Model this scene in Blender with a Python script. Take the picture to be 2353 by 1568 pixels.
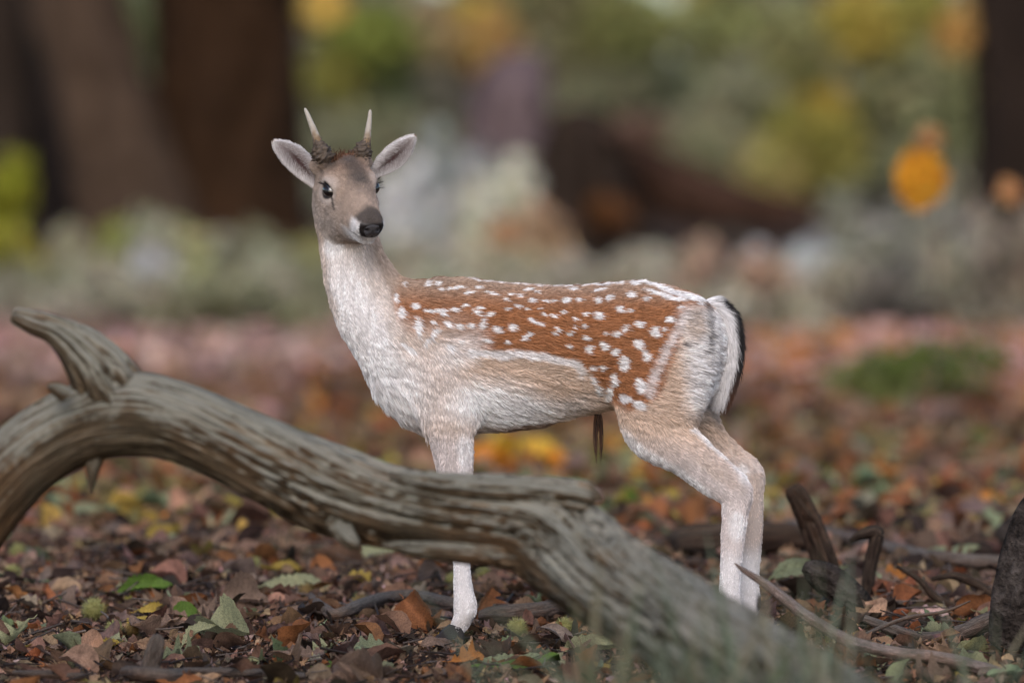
import bpy, bmesh, math, random
import numpy as np
from mathutils import Vector, Matrix, noise as mnoise

R = math.radians
for _o in list(bpy.data.objects):
    bpy.data.objects.remove(_o)
scene = bpy.context.scene
COL = scene.collection

# ------------------------------------------------------------------ camera, world, sun, exposure
S0 = 14.0                 # metres from the camera to the deer
CAMH = 0.9                # camera height
PXM = 1030.0              # picture units per metre at the deer (picture = 2352 x 1568)
FPX = PXM * S0
HORIZON = 543.0
cam_d = bpy.data.cameras.new("camera")
cam = bpy.data.objects.new("camera", cam_d)
COL.objects.link(cam)
cam.location = (0, -S0, CAMH)
cam.rotation_euler = (R(90) - math.atan((784 - HORIZON) / FPX), 0, 0)
cam_d.sensor_width = 36.0
cam_d.lens = 36.0 * FPX / 2352.0
cam_d.clip_end = 600
cam_d.dof.use_dof = True
cam_d.dof.focus_distance = S0 - 0.07
cam_d.dof.aperture_fstop = (cam_d.lens / 1000.0) / 0.125
scene.camera = cam

SUN_ELEV, SUN_AZ = R(38), R(-6)      # azimuth from -Y (camera side) towards +X
world = bpy.data.worlds.new("World")
scene.world = world
world.use_nodes = True
wn = world.node_tree.nodes
sky_n = wn.new("ShaderNodeTexSky")
sky_n.sky_type = 'NISHITA'
sky_n.sun_disc = False
sky_n.sun_elevation = SUN_ELEV
sky_n.sun_rotation = math.pi - SUN_AZ
sky_n.air_density = 1.0
sky_n.dust_density = 2.0
sky_n.ozone_density = 1.0
bg = wn["Background"]
bg.inputs[1].default_value = 0.15
world.node_tree.links.new(sky_n.outputs[0], bg.inputs[0])

sun_d = bpy.data.lights.new("sun", 'SUN')
sun_d.energy = 0.95
sun_d.angle = R(40)
sun_d.color = (1.0, 0.965, 0.96)
sun = bpy.data.objects.new("sun", sun_d)
COL.objects.link(sun)
sdir = Vector((math.sin(SUN_AZ) * math.cos(SUN_ELEV), -math.cos(SUN_AZ) * math.cos(SUN_ELEV), math.sin(SUN_ELEV)))
sun.location = sdir * 40
sun.rotation_euler = sdir.to_track_quat('Z', 'Y').to_euler()

scene.view_settings.view_transform = 'Standard'
scene.view_settings.look = 'None'
scene.view_settings.exposure = 0.45
scene.view_settings.gamma = 1.0
scene.view_settings.use_curve_mapping = False
scene.render.engine = 'CYCLES'
scene.cycles.max_bounces = 6
scene.cycles.diffuse_bounces = 3
scene.cycles.transparent_max_bounces = 6

# ------------------------------------------------------------------ helpers
def at(px, py, y=0.0):
    """point of the place seen at picture position (px, py) and standing y metres behind the deer"""
    d = S0 + y
    return Vector(((px - 1176.0) / FPX * d, y, CAMH - (py - HORIZON) / FPX * d))

def srgb(r, g, b):
    def f(c):
        c = c / 255.0
        return c / 12.92 if c <= 0.04045 else ((c + 0.055) / 1.055) ** 2.4
    return (f(r), f(g), f(b))

def new_mat(name, rough=0.8, spec=0.2):
    m = bpy.data.materials.new(name)
    m.use_nodes = True
    nt = m.node_tree
    b = nt.nodes["Principled BSDF"]
    b.inputs["Roughness"].default_value = rough
    b.inputs["Specular IOR Level"].default_value = spec
    return m, nt, b

def node(nt, kind, **kw):
    n = nt.nodes.new(kind)
    for k, v in kw.items():
        setattr(n, k, v)
    return n

def ramp(nt, fac, stops):
    n = nt.nodes.new("ShaderNodeValToRGB")
    e = n.color_ramp.elements
    while len(e) < len(stops):
        e.new(0.5)
    for i, (p, c) in enumerate(stops):
        e[i].position = p
        e[i].color = (c[0], c[1], c[2], 1)
    nt.links.new(fac, n.inputs[0])
    return n.outputs[0]

def noise_tex(nt, scale, detail=4, vec=None, rough=0.55, dist=0.0):
    n = nt.nodes.new("ShaderNodeTexNoise")
    n.inputs["Scale"].default_value = scale
    n.inputs["Detail"].default_value = detail
    n.inputs["Roughness"].default_value = rough
    n.inputs["Distortion"].default_value = dist
    if vec is not None:
        nt.links.new(vec, n.inputs["Vector"])
    return n

def mixc(nt, fac, a, b, mode='MIX'):
    n = nt.nodes.new("ShaderNodeMix")
    n.data_type = 'RGBA'
    n.blend_type = mode
    for s, v in ((0, fac), (6, a), (7, b)):
        if hasattr(v, "is_linked") or hasattr(v, "links"):
            nt.links.new(v, n.inputs[s])
        elif s == 0:
            n.inputs[0].default_value = v
        else:
            n.inputs[s].default_value = (v[0], v[1], v[2], 1)
    return n.outputs[2]

def add_bump(nt, b, height, strength=0.4, dist=0.01):
    n = nt.nodes.new("ShaderNodeBump")
    n.inputs["Strength"].default_value = strength
    n.inputs["Distance"].default_value = dist
    nt.links.new(height, n.inputs["Height"])
    nt.links.new(n.outputs[0], b.inputs["Normal"])

def tag(o, label=None, cat=None, group=None, kind=None):
    if label: o["label"] = label
    if cat: o["category"] = cat
    if group: o["group"] = group
    if kind: o["kind"] = kind
    return o

def empty(name, loc, label=None, cat=None, group=None):
    o = bpy.data.objects.new(name, None)
    o.empty_display_size = 0.05
    o.location = loc
    COL.objects.link(o)
    return tag(o, label, cat, group)

def np_mesh(name, verts, faces, mat=None, smooth=True, colors=None):
    """verts (n,3) array, faces (m,3) or (m,4) integer array -> mesh datablock"""
    verts = np.asarray(verts, dtype=np.float32)
    faces = np.asarray(faces, dtype=np.int32)
    me = bpy.data.meshes.new(name)
    nf, k = faces.shape
    me.vertices.add(len(verts))
    me.vertices.foreach_set("co", verts.ravel())
    me.loops.add(nf * k)
    me.loops.foreach_set("vertex_index", faces.ravel())
    me.polygons.add(nf)
    me.polygons.foreach_set("loop_start", np.arange(0, nf * k, k, dtype=np.int32))
    me.polygons.foreach_set("loop_total", np.full(nf, k, dtype=np.int32))
    me.polygons.foreach_set("use_smooth", np.full(nf, smooth, dtype=bool))
    me.update(calc_edges=True)
    if colors is not None:
        ca = me.color_attributes.new("tint", 'FLOAT_COLOR', 'POINT')
        c4 = np.ones((len(verts), 4), dtype=np.float32)
        c4[:, :3] = colors
        ca.data.foreach_set("color", c4.ravel())
    if mat is not None:
        me.materials.append(mat)
    return me

def link(name, me, parent=None, loc=None, keep=True):
    """a mesh object; a child is given in world coordinates and keeps its place"""
    o = bpy.data.objects.new(name, me)
    COL.objects.link(o)
    if loc is not None:
        o.location = loc
    if parent is not None:
        o.parent = parent
        if keep:
            o.matrix_parent_inverse = Matrix.Translation(parent.location).inverted()
    return o

def smoothstep(a, b, x):
    t = np.clip((x - a) / (b - a), 0, 1)
    return t * t * (3 - 2 * t)

_perm = np.random.RandomState(7).rand(32, 32, 32).astype(np.float32)
def vnoise(p, scale=1.0, seed=0):
    """cheap smooth value noise, p (n,3) -> 0..1"""
    q = np.asarray(p, dtype=np.float64) * scale + seed * 7.31
    i = np.floor(q).astype(np.int64)
    f = q - i
    f = f * f * (3 - 2 * f)
    out = np.zeros(len(q))
    for dx in (0, 1):
        for dy in (0, 1):
            for dz in (0, 1):
                w = (f[:, 0] if dx else 1 - f[:, 0]) * (f[:, 1] if dy else 1 - f[:, 1]) * (f[:, 2] if dz else 1 - f[:, 2])
                out += w * _perm[(i[:, 0] + dx) % 32, (i[:, 1] + dy) % 32, (i[:, 2] + dz) % 32]
    return out

def fbm(p, scale, octaves=4, seed=0):
    o, a, t = 0, 1.0, 0
    for k in range(octaves):
        o = o + a * vnoise(p, scale * 2 ** k, seed + k)
        t += a
        a *= 0.5
    return o / t

def catmull(pts, n):
    """pts (k,m) -> n samples of a Catmull-Rom curve through them"""
    P = np.asarray(pts, dtype=np.float64)
    P = np.vstack([2 * P[0] - P[1], P, 2 * P[-1] - P[-2]])
    k = len(P) - 3
    u = np.linspace(0, k, n)
    i = np.minimum(u.astype(int), k - 1)
    t = (u - i)[:, None]
    p0, p1, p2, p3 = P[i], P[i + 1], P[i + 2], P[i + 3]
    return 0.5 * (2 * p1 + (p2 - p0) * t + (2 * p0 - 5 * p1 + 4 * p2 - p3) * t * t + (3 * p1 - p0 - 3 * p2 + p3) * t ** 3)

def tube(path, radius, nseg=8, rough=0.0, rseed=0, rscale=20.0, caps=True, grooves=0, groove_d=0.0):
    """sweep round a polyline path (n,3) with radius (n,); -> verts, quads"""
    path = np.asarray(path, dtype=np.float64)
    n = len(path)
    radius = np.broadcast_to(np.asarray(radius, dtype=np.float64), (n,))
    tan = np.gradient(path, axis=0)
    tan /= np.linalg.norm(tan, axis=1)[:, None] + 1e-12
    ref = np.array([0.0, 1.0, 0.0]) if abs(tan[:, 1]).mean() < 0.8 else np.array([1.0, 0, 0])
    A = ref - tan * (tan @ ref)[:, None]
    A /= np.linalg.norm(A, axis=1)[:, None]
    B = np.cross(tan, A)
    th = np.linspace(0, 2 * np.pi, nseg, endpoint=False)
    ring = A[:, None, :] * np.cos(th)[None, :, None] + B[:, None, :] * np.sin(th)[None, :, None]
    r = np.repeat(radius[:, None], nseg, 1)
    pos = path[:, None, :] + ring * r[:, :, None]
    if rough > 0:
        nz = fbm(pos.reshape(-1, 3), rscale, 3, rseed).reshape(n, nseg) - 0.5
        r = r * (1 + rough * 2 * nz)
    if grooves:
        L = np.linspace(0, 1, n)[:, None]
        ph = th[None, :] * grooves + 1.7 * np.sin(L * 9 + rseed) + L * 4
        r = r * (1 - groove_d * (0.5 + 0.5 * np.cos(ph)) ** 3)
    pos = path[:, None, :] + ring * r[:, :, None]
    V = pos.reshape(-1, 3)
    i = np.arange(n - 1)[:, None] * nseg
    j = np.arange(nseg)[None, :]
    j2 = (j + 1) % nseg
    F = np.stack([i + j, i + j2, i + nseg + j2, i + nseg + j], -1).reshape(-1, 4)
    if caps:
        c0, c1 = len(V), len(V) + 1
        V = np.vstack([V, path[0], path[-1]])
        jj = np.arange(nseg)
        j2 = (jj + 1) % nseg
        e = (n - 1) * nseg
        F = np.vstack([F, np.stack([np.full(nseg, c0), j2, jj, jj], -1)[:, [0, 1, 2, 2]],
                       np.stack([np.full(nseg, c1), e + jj, e + j2, e + j2], -1)])
    return V, F

def mesh_vf(name, V, F, mat, smooth=True, colors=None):
    """like np_mesh but quads with a repeated corner become triangles"""
    F = np.asarray(F)
    tri = F[:, 2] == F[:, 3]
    if not tri.any():
        return np_mesh(name, V, F, mat, smooth, colors)
    q = F[~tri]
    T = np.vstack([q[:, [0, 1, 2]], q[:, [0, 2, 3]], F[tri][:, :3]])
    return np_mesh(name, V, T, mat, smooth, colors)
# ------------------------------------------------------------------ woodland floor
def slope(y):
    """the floor falls towards the camera, levels off behind the deer and climbs gently far back"""
    y = np.asarray(y, float)
    return np.interp(y, [-30, -4, -1, 0, .6, 1.2, 1.8, 2.6, 4, 9, 14, 19, 24, 140], [-1.1, -.30, -.07, 0, .042, .072, .09, .10, .10, .10, .16, .26, .36, 2.9])

def terrain(x, y):
    x = np.asarray(x, float); y = np.asarray(y, float)
    P = np.column_stack([x.ravel(), y.ravel(), 0 * x.ravel()])
    big = (fbm(P, .35, 2, 3) - .5).reshape(x.shape)
    fine = (fbm(P, 6.0, 4, 5) - .5).reshape(x.shape)
    keep = 1 - np.exp(-((x - .2) ** 2 / .5 + y ** 2 / .06))
    return slope(y) + big * .16 * smoothstep(5, 14, y) + (fine * .035 - .010) * keep - .004

_yy = np.concatenate([np.linspace(-4, 4, 1600), np.linspace(4.01, 60, 1200)])
_pp = HORIZON + (CAMH - slope(_yy)) * FPX / (S0 + _yy)
_pm = np.minimum.accumulate(_pp)
def gy(py):
    """distance behind the deer of the floor seen at height py of the picture"""
    return float(np.interp(-py, -_pm, _yy))

xs = np.unique(np.concatenate([np.linspace(-90, -8, 24), np.linspace(-8, -2.2, 30), np.linspace(-2.2, 2.2, 200), np.linspace(2.2, 8, 30), np.linspace(8, 90, 24)]))
ys = np.unique(np.concatenate([np.linspace(-24, -4, 24), np.linspace(-4, 6, 360), np.linspace(6, 30, 90), np.linspace(30, 140, 36)]))
GX, GY = np.meshgrid(xs, ys)
GZ = terrain(GX, GY)
V = np.column_stack([GX.ravel(), GY.ravel(), GZ.ravel()])
nx = len(xs)
i = np.arange(len(ys) - 1)[:, None] * nx; j = np.arange(nx - 1)[None, :]
F = np.stack([i + j, i + j + 1, i + nx + j + 1, i + nx + j], -1).reshape(-1, 4)
m_soil, _nt, _b = new_mat("soil", .92, .1)
_tc = node(_nt, "ShaderNodeTexCoord")
_n1 = noise_tex(_nt, 9, 6, _tc.outputs["Object"]); _n2 = noise_tex(_nt, 70, 5, _tc.outputs["Object"])
_c1 = ramp(_nt, _n1.outputs["Fac"], [(.30, (.032, .020, .014)), (.55, (.085, .050, .034)), (.75, (.15, .085, .055))])
_c2 = ramp(_nt, _n2.outputs["Fac"], [(.35, (.35, .33, .32)), (.60, (1, 1, 1)), (.75, (1.5, 1.35, 1.2))])
_nt.links.new(mixc(_nt, .8, _c1, _c2, 'MULTIPLY'), _b.inputs["Base Color"])
add_bump(_nt, _b, _n2.outputs["Fac"], .9, .02)
ground = link("ground", np_mesh("ground", V, F, m_soil))
tag(ground, "dark woodland soil under fallen leaves", None, None, "structure")
# ------------------------------------------------------------------ the deer
DX = lambda px: (px - 1176.0) / PXM
DZ = lambda py: (1470.0 - py) / PXM

# head frame: f forward along the face, s sideways, u up
HF = np.array([0.33, -0.79, -0.51]); HF /= np.linalg.norm(HF)
HS = np.array([0.923, 0.3855, 0.0]); HS /= np.linalg.norm(HS)
HU = -np.cross(HS, HF)
_ro = math.radians(5)
HS, HU = HS * math.cos(_ro) + HU * math.sin(_ro), HU * math.cos(_ro) - HS * math.sin(_ro)      # a slight tilt of the head
ANT = [np.array([DX(743), -.070, DZ(368)]), np.array([DX(832), -.036, DZ(366)])]                 # where the antlers stand
HE = np.array([DX(808), -0.07, DZ(436)])          # midway between the eyes

def head_pt(a, s, b):
    return HE + HF * a + HS * s + HU * b

def limb(pts, n=26):
    """pts rows: px, py, y, in-plane half width (picture units), sideways half width (m)"""
    c = catmull(pts, n)
    return np.column_stack([DX(c[:, 0]), c[:, 2], DZ(c[:, 1]), c[:, 3] / PXM, c[:, 4]])

LIMBS = {
 'neck': limb([(905, 775, 0, 92, .088), (868, 725, 0, 92, .080), (838, 670, 0, 84, .070), (815, 610, 0, 73, .060),
               (800, 550, 0, 67, .055), (790, 490, -.01, 64, .055), (784, 440, -.02, 56, .052)], 24),
 'fore_near': limb([(1005, 790, -.060, 62, .045), (1020, 860, -.068, 72, .050), (1033, 930, -.072, 66, .046), (1036, 990, -.074, 51, .040),
               (1042, 1040, -.074, 44, .033), (1047, 1090, -.074, 38, .029), (1050, 1145, -.074, 33, .026), (1054, 1190, -.074, 32, .026),
               (1058, 1230, -.074, 24, .020), (1060, 1285, -.074, 18.5, .0165), (1063, 1335, -.074, 20, .017), (1069, 1385, -.074, 26, .021),
               (1067, 1408, -.074, 23, .020), (1056, 1430, -.074, 19, .018), (1047, 1443, -.074, 17, .017)], 44),
 'fore_far': limb([(1005, 790, .060, 62, .045), (1020, 860, .068, 70, .050), (1033, 930, .072, 62, .046), (1038, 990, .074, 48, .040),
               (1046, 1040, .074, 40, .033), (1050, 1090, .074, 34, .029), (1053, 1145, .074, 30, .026), (1057, 1190, .074, 29, .026),
               (1060, 1230, .074, 22, .020), (1062, 1285, .074, 17, .0165), (1064, 1335, .074, 18, .017), (1068, 1385, .074, 22, .020),
               (1066, 1410, .074, 21, .019), (1056, 1432, .074, 18, .018), (1048, 1450, .074, 17, .018)], 44),
 'hind_near': limb([(1560, 770, -.055, 78, .050), (1535, 850, -.066, 100, .056), (1515, 920, -.072, 98, .056), (1513, 980, -.076, 78, .050),
               (1573, 1036, -.080, 53, .040), (1636, 1088, -.080, 47, .031), (1684, 1125, -.080, 40, .026), (1686, 1172, -.080, 30, .022),
               (1681, 1230, -.080, 27, .019), (1676, 1300, -.080, 24, .017), (1673, 1360, -.080, 24, .018), (1676, 1398, -.080, 26, .021),
               (1668, 1425, -.080, 21, .019), (1655, 1450, -.080, 20, .019)], 44),
 'hind_far': limb([(1575, 780, .050, 74, .050), (1575, 860, .062, 84, .052), (1580, 930, .066, 66, .048), (1622, 1004, .070, 44, .038),
               (1676, 1056, .070, 38, .030), (1722, 1094, .070, 36, .025), (1728, 1150, .070, 28, .021), (1731, 1215, .070, 25, .018),
               (1728, 1290, .070, 22, .016), (1724, 1350, .070, 23, .018), (1727, 1388, .070, 25, .020), (1720, 1415, .070, 20, .019),
               (1706, 1442, .070, 19, .018)], 44),
}
# torso sections: px, top py, bottom py, half width (m)
TORSO = np.array([(846, 770, 860, .030), (862, 720, 900, .062), (890, 678, 935, .088), (920, 656, 962, .100), (960, 646, 982, .110), (1010, 639, 990, .118),
    (1080, 641, 990, .128), (1150, 650, 986, .135), (1240, 658, 976, .138), (1330, 657, 950, .128), (1400, 652, 936, .122),
    (1470, 646, 945, .120), (1540, 657, 945, .116), (1600, 680, 935, .100), (1640, 703, 905, .074), (1662, 730, 860, .045)], dtype=float)
TX, TT, TB, TW = DX(TORSO[:, 0]), DZ(TORSO[:, 1]), DZ(TORSO[:, 2]), TORSO[:, 3]
# head sections: a, top, bottom, half width of the upper part, half width of the lower part
HEAD = np.array([(-.104, .010, -.040, .020, .020), (-.088, .040, -.098, .044, .050), (-.060, .056, -.124, .056, .061), (-.030, .060, -.132, .060, .064), (0, .055, -.132, .058, .063),
    (.030, .045, -.122, .052, .058), (.060, .036, -.102, .045, .050), (.088, .030, -.081, .0395, .041), (.112, .025, -.066, .0365, .035),
    (.132, .018, -.054, .0340, .030), (.147, .008, -.042, .028, .024), (.156, -.006, -.030, .017, .015)], dtype=float)

def loft_d(x, y, z, X, top, bot, wu, wl):
    xc = np.clip(x, X[0], X[-1])
    t, b = np.interp(xc, X, top), np.interp(xc, X, bot)
    c, h = (t + b) / 2, (t - b) / 2
    rel = np.clip((z - c) / h, -1, 1)
    U, L = np.interp(xc, X, wu), np.interp(xc, X, wl)
    w = L + (U - L) * (0.5 + 0.5 * np.clip(rel * 1.3, -1, 1))
    py, pz = y / w, (z - c) / h
    k0 = np.sqrt(py ** 2 + pz ** 2) + 1e-9
    k1 = np.sqrt((py / w) ** 2 + (pz / h) ** 2) + 1e-9
    d = k0 * (k0 - 1) / k1
    e = np.abs(x - xc)
    return np.where(e > 0, np.sqrt(np.maximum(d, 0) ** 2 + e * e) + np.minimum(d, 0) * 0, d)

def limb_d(P, L, tangent=False):
    """signed distance to a limb; P (n,3)"""
    best = np.full(len(P), 9.0)
    bt = np.zeros((len(P), 3))
    for i in range(len(L) - 1):
        a, b = L[i], L[i + 1]
        ab = b[:3] - a[:3]
        l2 = ab @ ab
        t = np.clip(((P - a[:3]) @ ab) / l2, 0, 1)
        q = P - (a[:3] + t[:, None] * ab)
        rw = a[3] + (b[3] - a[3]) * t
        sw = a[4] + (b[4] - a[4]) * t
        m = np.minimum(rw, sw)
        ky = q[:, 1] / sw
        kp2 = (q[:, 0] ** 2 + q[:, 2] ** 2) / rw ** 2
        k0 = np.sqrt(kp2 + ky ** 2) + 1e-9
        k1 = np.sqrt(kp2 / rw ** 2 + (ky / sw) ** 2) + 1e-9
        d = k0 * (k0 - 1) / k1
        u = d < best
        best = np.where(u, d, best)
        if tangent:
            bt[u] = ab / math.sqrt(l2)
    return (best, bt) if tangent else best

def smin(a, b, k):
    h = np.clip(0.5 + 0.5 * (b - a) / k, 0, 1)
    return b + (a - b) * h - k * h * (1 - h)

def torso_d(P):
    return loft_d(P[:, 0], P[:, 1], P[:, 2], TX, TT, TB, TW, TW * 0.86)

def to_head(P):
    q = P - HE
    return q @ HF, q @ HS, q @ HU

def sph(a, s, b, c, r):
    return np.sqrt(((a - c[0]) / r[0]) ** 2 + ((s - c[1]) / r[1]) ** 2 + ((b - c[2]) / r[2]) ** 2) * min(r) - min(r)

EYE_A, EYE_S, EYE_B, EYE_R = .000, .0510, .003, .0170
def head_d(P):
    a, s, b = to_head(P)
    d = loft_d(a, s, b, HEAD[:, 0], HEAD[:, 1], HEAD[:, 2], HEAD[:, 3], HEAD[:, 4])
    sa = np.abs(s)
    d = smin(d, sph(a, sa, b, (-.012, .045, .018), (.030, .017, .014)), .016)      # brow
    for q in ANT:
        d = smin(d, np.linalg.norm(P - q, axis=1) - .0165, .020)                     # pedicle
    d = smin(d, sph(a, sa, b, (.006, .047, -.022), (.026, .012, .012)), .014)      # cheekbone
    d = smin(d, sph(a, sa, b, (-.078, .052, .020), (.020, .020, .020)), .014)      # ear root
    d = smin(d, sph(a, sa, b, (.138, .017, -.006), (.016, .013, .015)), .010)      # nostril wing
    d = smin(d, sph(a, s, b, (.118, 0, -.054), (.026, .018, .010)), .012)          # chin
    # mouth groove, nostrils, eye socket
    ml = -.036 - .10 * np.clip(.135 - a, 0, .06) * .6
    groove = np.maximum(np.abs(b - ml) - .0022, np.abs(a - .125) - .035)
    d = np.maximum(d, -np.where((np.abs(a - .12) < .05), .0035 - np.sqrt((b - ml) ** 2 + np.clip(.07 - a, 0, 1) ** 2), -1) + 0 * groove) if False else d
    d = -smin(-d, sph(a, sa, b, (EYE_A + .001, EYE_S + .012, EYE_B), (.0215, .014, .0160)), .006)
    d = -smin(-d, sph(a, sa, b, (.152, .016, -.010), (.007, .0055, .004)), .004)
    return d

HS_MAP = [('neck', .045), ('hind_near', .035), ('hind_far', .035), ('fore_near', .035), ('fore_far', .035)]
def deer_d(P):
    d = torso_d(P)
    for nm, k in HS_MAP:
        d = smin(d, limb_d(P, LIMBS[nm]), k)
    return smin(d, head_d(P), .03)

def build_body(res=0.0042):
    lo = np.array([DX(690), -.30, -.02]); hi = np.array([DX(1775), .22, DZ(330)])
    n = np.ceil((hi - lo) / res).astype(int) + 1
    V = np.full(n, 1.0, dtype=np.float32)
    ax = [lo[i] + np.arange(n[i]) * res for i in range(3)]
    def fold(fn, bl, bh, k):
        i0 = np.maximum(((np.array(bl) - lo) / res).astype(int), 0)
        i1 = np.minimum(((np.array(bh) - lo) / res).astype(int) + 2, n)
        sl = tuple(slice(i0[i], i1[i]) for i in range(3))
        G = np.meshgrid(ax[0][sl[0]], ax[1][sl[1]], ax[2][sl[2]], indexing='ij')
        P = np.column_stack([g.ravel() for g in G])
        d = fn(P).reshape(G[0].shape)
        V[sl] = smin(V[sl], d, k)
    M = .05
    fold(torso_d, (TX[0] - M, -.2, TB.min() - M), (TX[-1] + M, .2, TT.max() + M), 1e-6)
    def fold_limb(L, k):
        r = L[:, 3:].max(1)
        bl, bh = (L[:, :3] - r[:, None]).min(0) - M, (L[:, :3] + r[:, None]).max(0) + M
        i0 = np.maximum(((bl - lo) / res).astype(int), 0)
        i1 = np.minimum(((bh - lo) / res).astype(int) + 2, n)
        D = np.full(tuple(i1 - i0), 9.0, dtype=np.float32)
        for q in range(len(L) - 1):
            rr = max(r[q], r[q + 1]) + M
            j0 = np.clip(((np.minimum(L[q, :3], L[q + 1, :3]) - rr - lo) / res).astype(int), i0, i1)
            j1 = np.clip(((np.maximum(L[q, :3], L[q + 1, :3]) + rr - lo) / res).astype(int) + 2, i0, i1)
            G = np.meshgrid(*[ax[m][j0[m]:j1[m]] for m in range(3)], indexing='ij')
            P = np.column_stack([g.ravel() for g in G])
            sl = tuple(slice(j0[m] - i0[m], j1[m] - i0[m]) for m in range(3))
            D[sl] = np.minimum(D[sl], limb_d(P, L[q:q + 2]).reshape(G[0].shape))
        sl = tuple(slice(i0[m], i1[m]) for m in range(3))
        V[sl] = smin(V[sl], D, k)
    for nm, k in HS_MAP:
        fold_limb(LIMBS[nm], k)
    C = [head_pt(a, s, b) for a in (-.12, .17) for s in (-.08, .08) for b in (-.12, .08)]
    fold(head_d, np.min(C, 0) - M, np.max(C, 0) + M, .03)
    # surface nets
    neg = V < 0
    c = np.zeros(tuple(n - 1), dtype=np.int8)
    for dx in (0, 1):
        for dy in (0, 1):
            for dz in (0, 1):
                c += neg[dx:n[0] - 1 + dx, dy:n[1] - 1 + dy, dz:n[2] - 1 + dz]
    act = np.argwhere((c > 0) & (c < 8))
    idx = np.full(tuple(n - 1), -1, dtype=np.int32)
    idx[tuple(act.T)] = np.arange(len(act))
    acc = np.zeros((len(act), 3)); cnt = np.zeros(len(act))
    corners = [(x, y, z) for x in (0, 1) for y in (0, 1) for z in (0, 1)]
    for A in corners:
        for B in corners:
            if sum(abs(A[i] - B[i]) for i in range(3)) == 1 and A < B:
                va = V[act[:, 0] + A[0], act[:, 1] + A[1], act[:, 2] + A[2]]
                vb = V[act[:, 0] + B[0], act[:, 1] + B[1], act[:, 2] + B[2]]
                m = (va < 0) != (vb < 0)
                t = np.where(m, va / np.where(m, va - vb, 1), 0)
                p = np.array(A)[None] + t[:, None] * (np.array(B) - np.array(A))[None]
                acc += np.where(m[:, None], p, 0); cnt += m
    pos = lo + (act + acc / cnt[:, None]) * res
    quads = []
    for axis in range(3):
        o1, o2 = [(1, 2), (2, 0), (0, 1)][axis]
        sa = [slice(None)] * 3; sb = [slice(None)] * 3
        sa[axis] = slice(0, n[axis] - 1); sb[axis] = slice(1, n[axis])
        e = np.argwhere(neg[tuple(sa)] != neg[tuple(sb)])
        e = e[(e[:, o1] > 0) & (e[:, o2] > 0) & (e[:, o1] < n[o1] - 1) & (e[:, o2] < n[o2] - 1)]
        q = []
        for u, v in ((0, 0), (1, 0), (1, 1), (0, 1)):
            k = e.copy(); k[:, o1] -= u; k[:, o2] -= v
            q.append(idx[tuple(k.T)])
        q = np.stack(q, -1)
        flip = ~neg[tuple(sa)][tuple(e.T)]
        q[flip] = q[flip][:, ::-1]
        quads.append(q)
    F = np.vstack(quads)
    # a little relaxation takes the grid steps out
    for _ in range(3):
        s = np.zeros_like(pos); w = np.zeros(len(pos))
        for k in range(4):
            np.add.at(s, F[:, k], pos[F[:, (k + 1) % 4]] + pos[F[:, (k + 3) % 4]]); np.add.at(w, F[:, k], 2)
        pos = pos * .5 + .5 * s / w[:, None]
    return pos, F

# ---- coat markings, read in side-view coordinates of the animal
C_CHEST = np.array([.33, .140, .062]); C_TAN = np.array([.60, .45, .355]); C_WHITE = np.array([.80, .77, .78])
C_NECK = np.array([.62, .54, .50]); C_FACE = np.array([.35, .265, .215]); C_GREY = np.array([.085, .072, .068])
C_DARK = np.array([.022, .018, .018]); C_LEG = np.array([.62, .545, .53]); C_BROWN = np.array([.17, .085, .045])
c3 = lambda x, y: (897.3 + x * .28606, 598.2 + y * .28606)
c4 = lambda x, y: (1316.0 + x * .28606, 598.2 + y * .28606)
SP3 = [(298,190,25,30),(375,190,30,25),(405,235,20,8),(465,228,22,10),(540,222,50,14,-10),(620,262,45,18,-15),(700,220,25,12),(800,265,65,12,12),
 (960,270,30,12),(1030,285,32,16),(1130,318,28,18),(1090,238,30,10),(1160,255,20,10),(1240,325,28,20),(1300,325,25,14),(1400,315,42,25),(1500,315,22,18),
 (1450,235,45,16),(1650,320,30,28),(1740,310,32,28,-40),(1825,385,35,32),(915,312,20,8),(200,365,32,28),(345,400,90,18,3),(420,415,25,30),(510,388,32,20),
 (585,355,25,22),(690,415,40,22,40),(785,430,32,22),(735,500,25,55,15),(710,380,22,10),(920,385,22,14),(1015,365,35,14,10),(1090,388,14,10),(1190,382,18,8),
 (1215,430,30,16,30),(1300,440,35,16,10),(1380,410,26,20),(1475,470,22,22),(1555,430,28,22),(1655,440,45,35),(220,530,30,92,-8),(50,300,16,48,-8),(92,420,35,50,-20),
 (105,195,20,20),(345,490,22,15),(460,505,45,25,20),(550,530,35,25),(640,520,30,25),(850,550,40,28,20),(970,530,42,32),(1125,480,35,22,30),(1190,500,35,18,15),
 (1080,605,50,20,-25),(1110,580,25,15),(940,650,22,16),(1330,550,28,22),(1300,580,16,12),(1430,578,28,22),(1470,530,22,16),(1540,525,25,25),(1550,615,30,20,20),
 (1715,585,16,14),(1420,675,25,22),(1580,705,35,38),(330,600,22,110,42),(150,700,85,26,38),(480,690,50,28,30),(560,640,30,16,20),(760,640,40,18,20)]
SP4 = [(460,275,40,32),(570,308,30,22),(365,388,42,35),(445,398,24,22),(515,505,38,35),(640,570,45,45),(760,470,40,28),(725,550,22,22),(335,585,38,28,-20),
 (405,545,32,35,-40),(235,680,32,50,-20),(320,725,38,32,-20),(515,665,45,45),(570,755,38,55,-15),(395,815,50,70),(220,855,25,32),(145,855,27,25),(315,950,38,65,10),
 (275,1060,38,75,18),(525,1000,45,72,-12),(410,1095,60,40,5),(520,1150,60,45,20),(155,950,20,34),(190,1030,22,60,-10),(660,262,120,20,14),(740,295,50,18,20),(820,312,80,16,8),
 (490,195,35,12),(1000,345,30,12),(850,375,25,15),(180,320,26,30),(275,305,32,28,-40),(40,320,25,16),(200,240,60,14,-10)]
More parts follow.
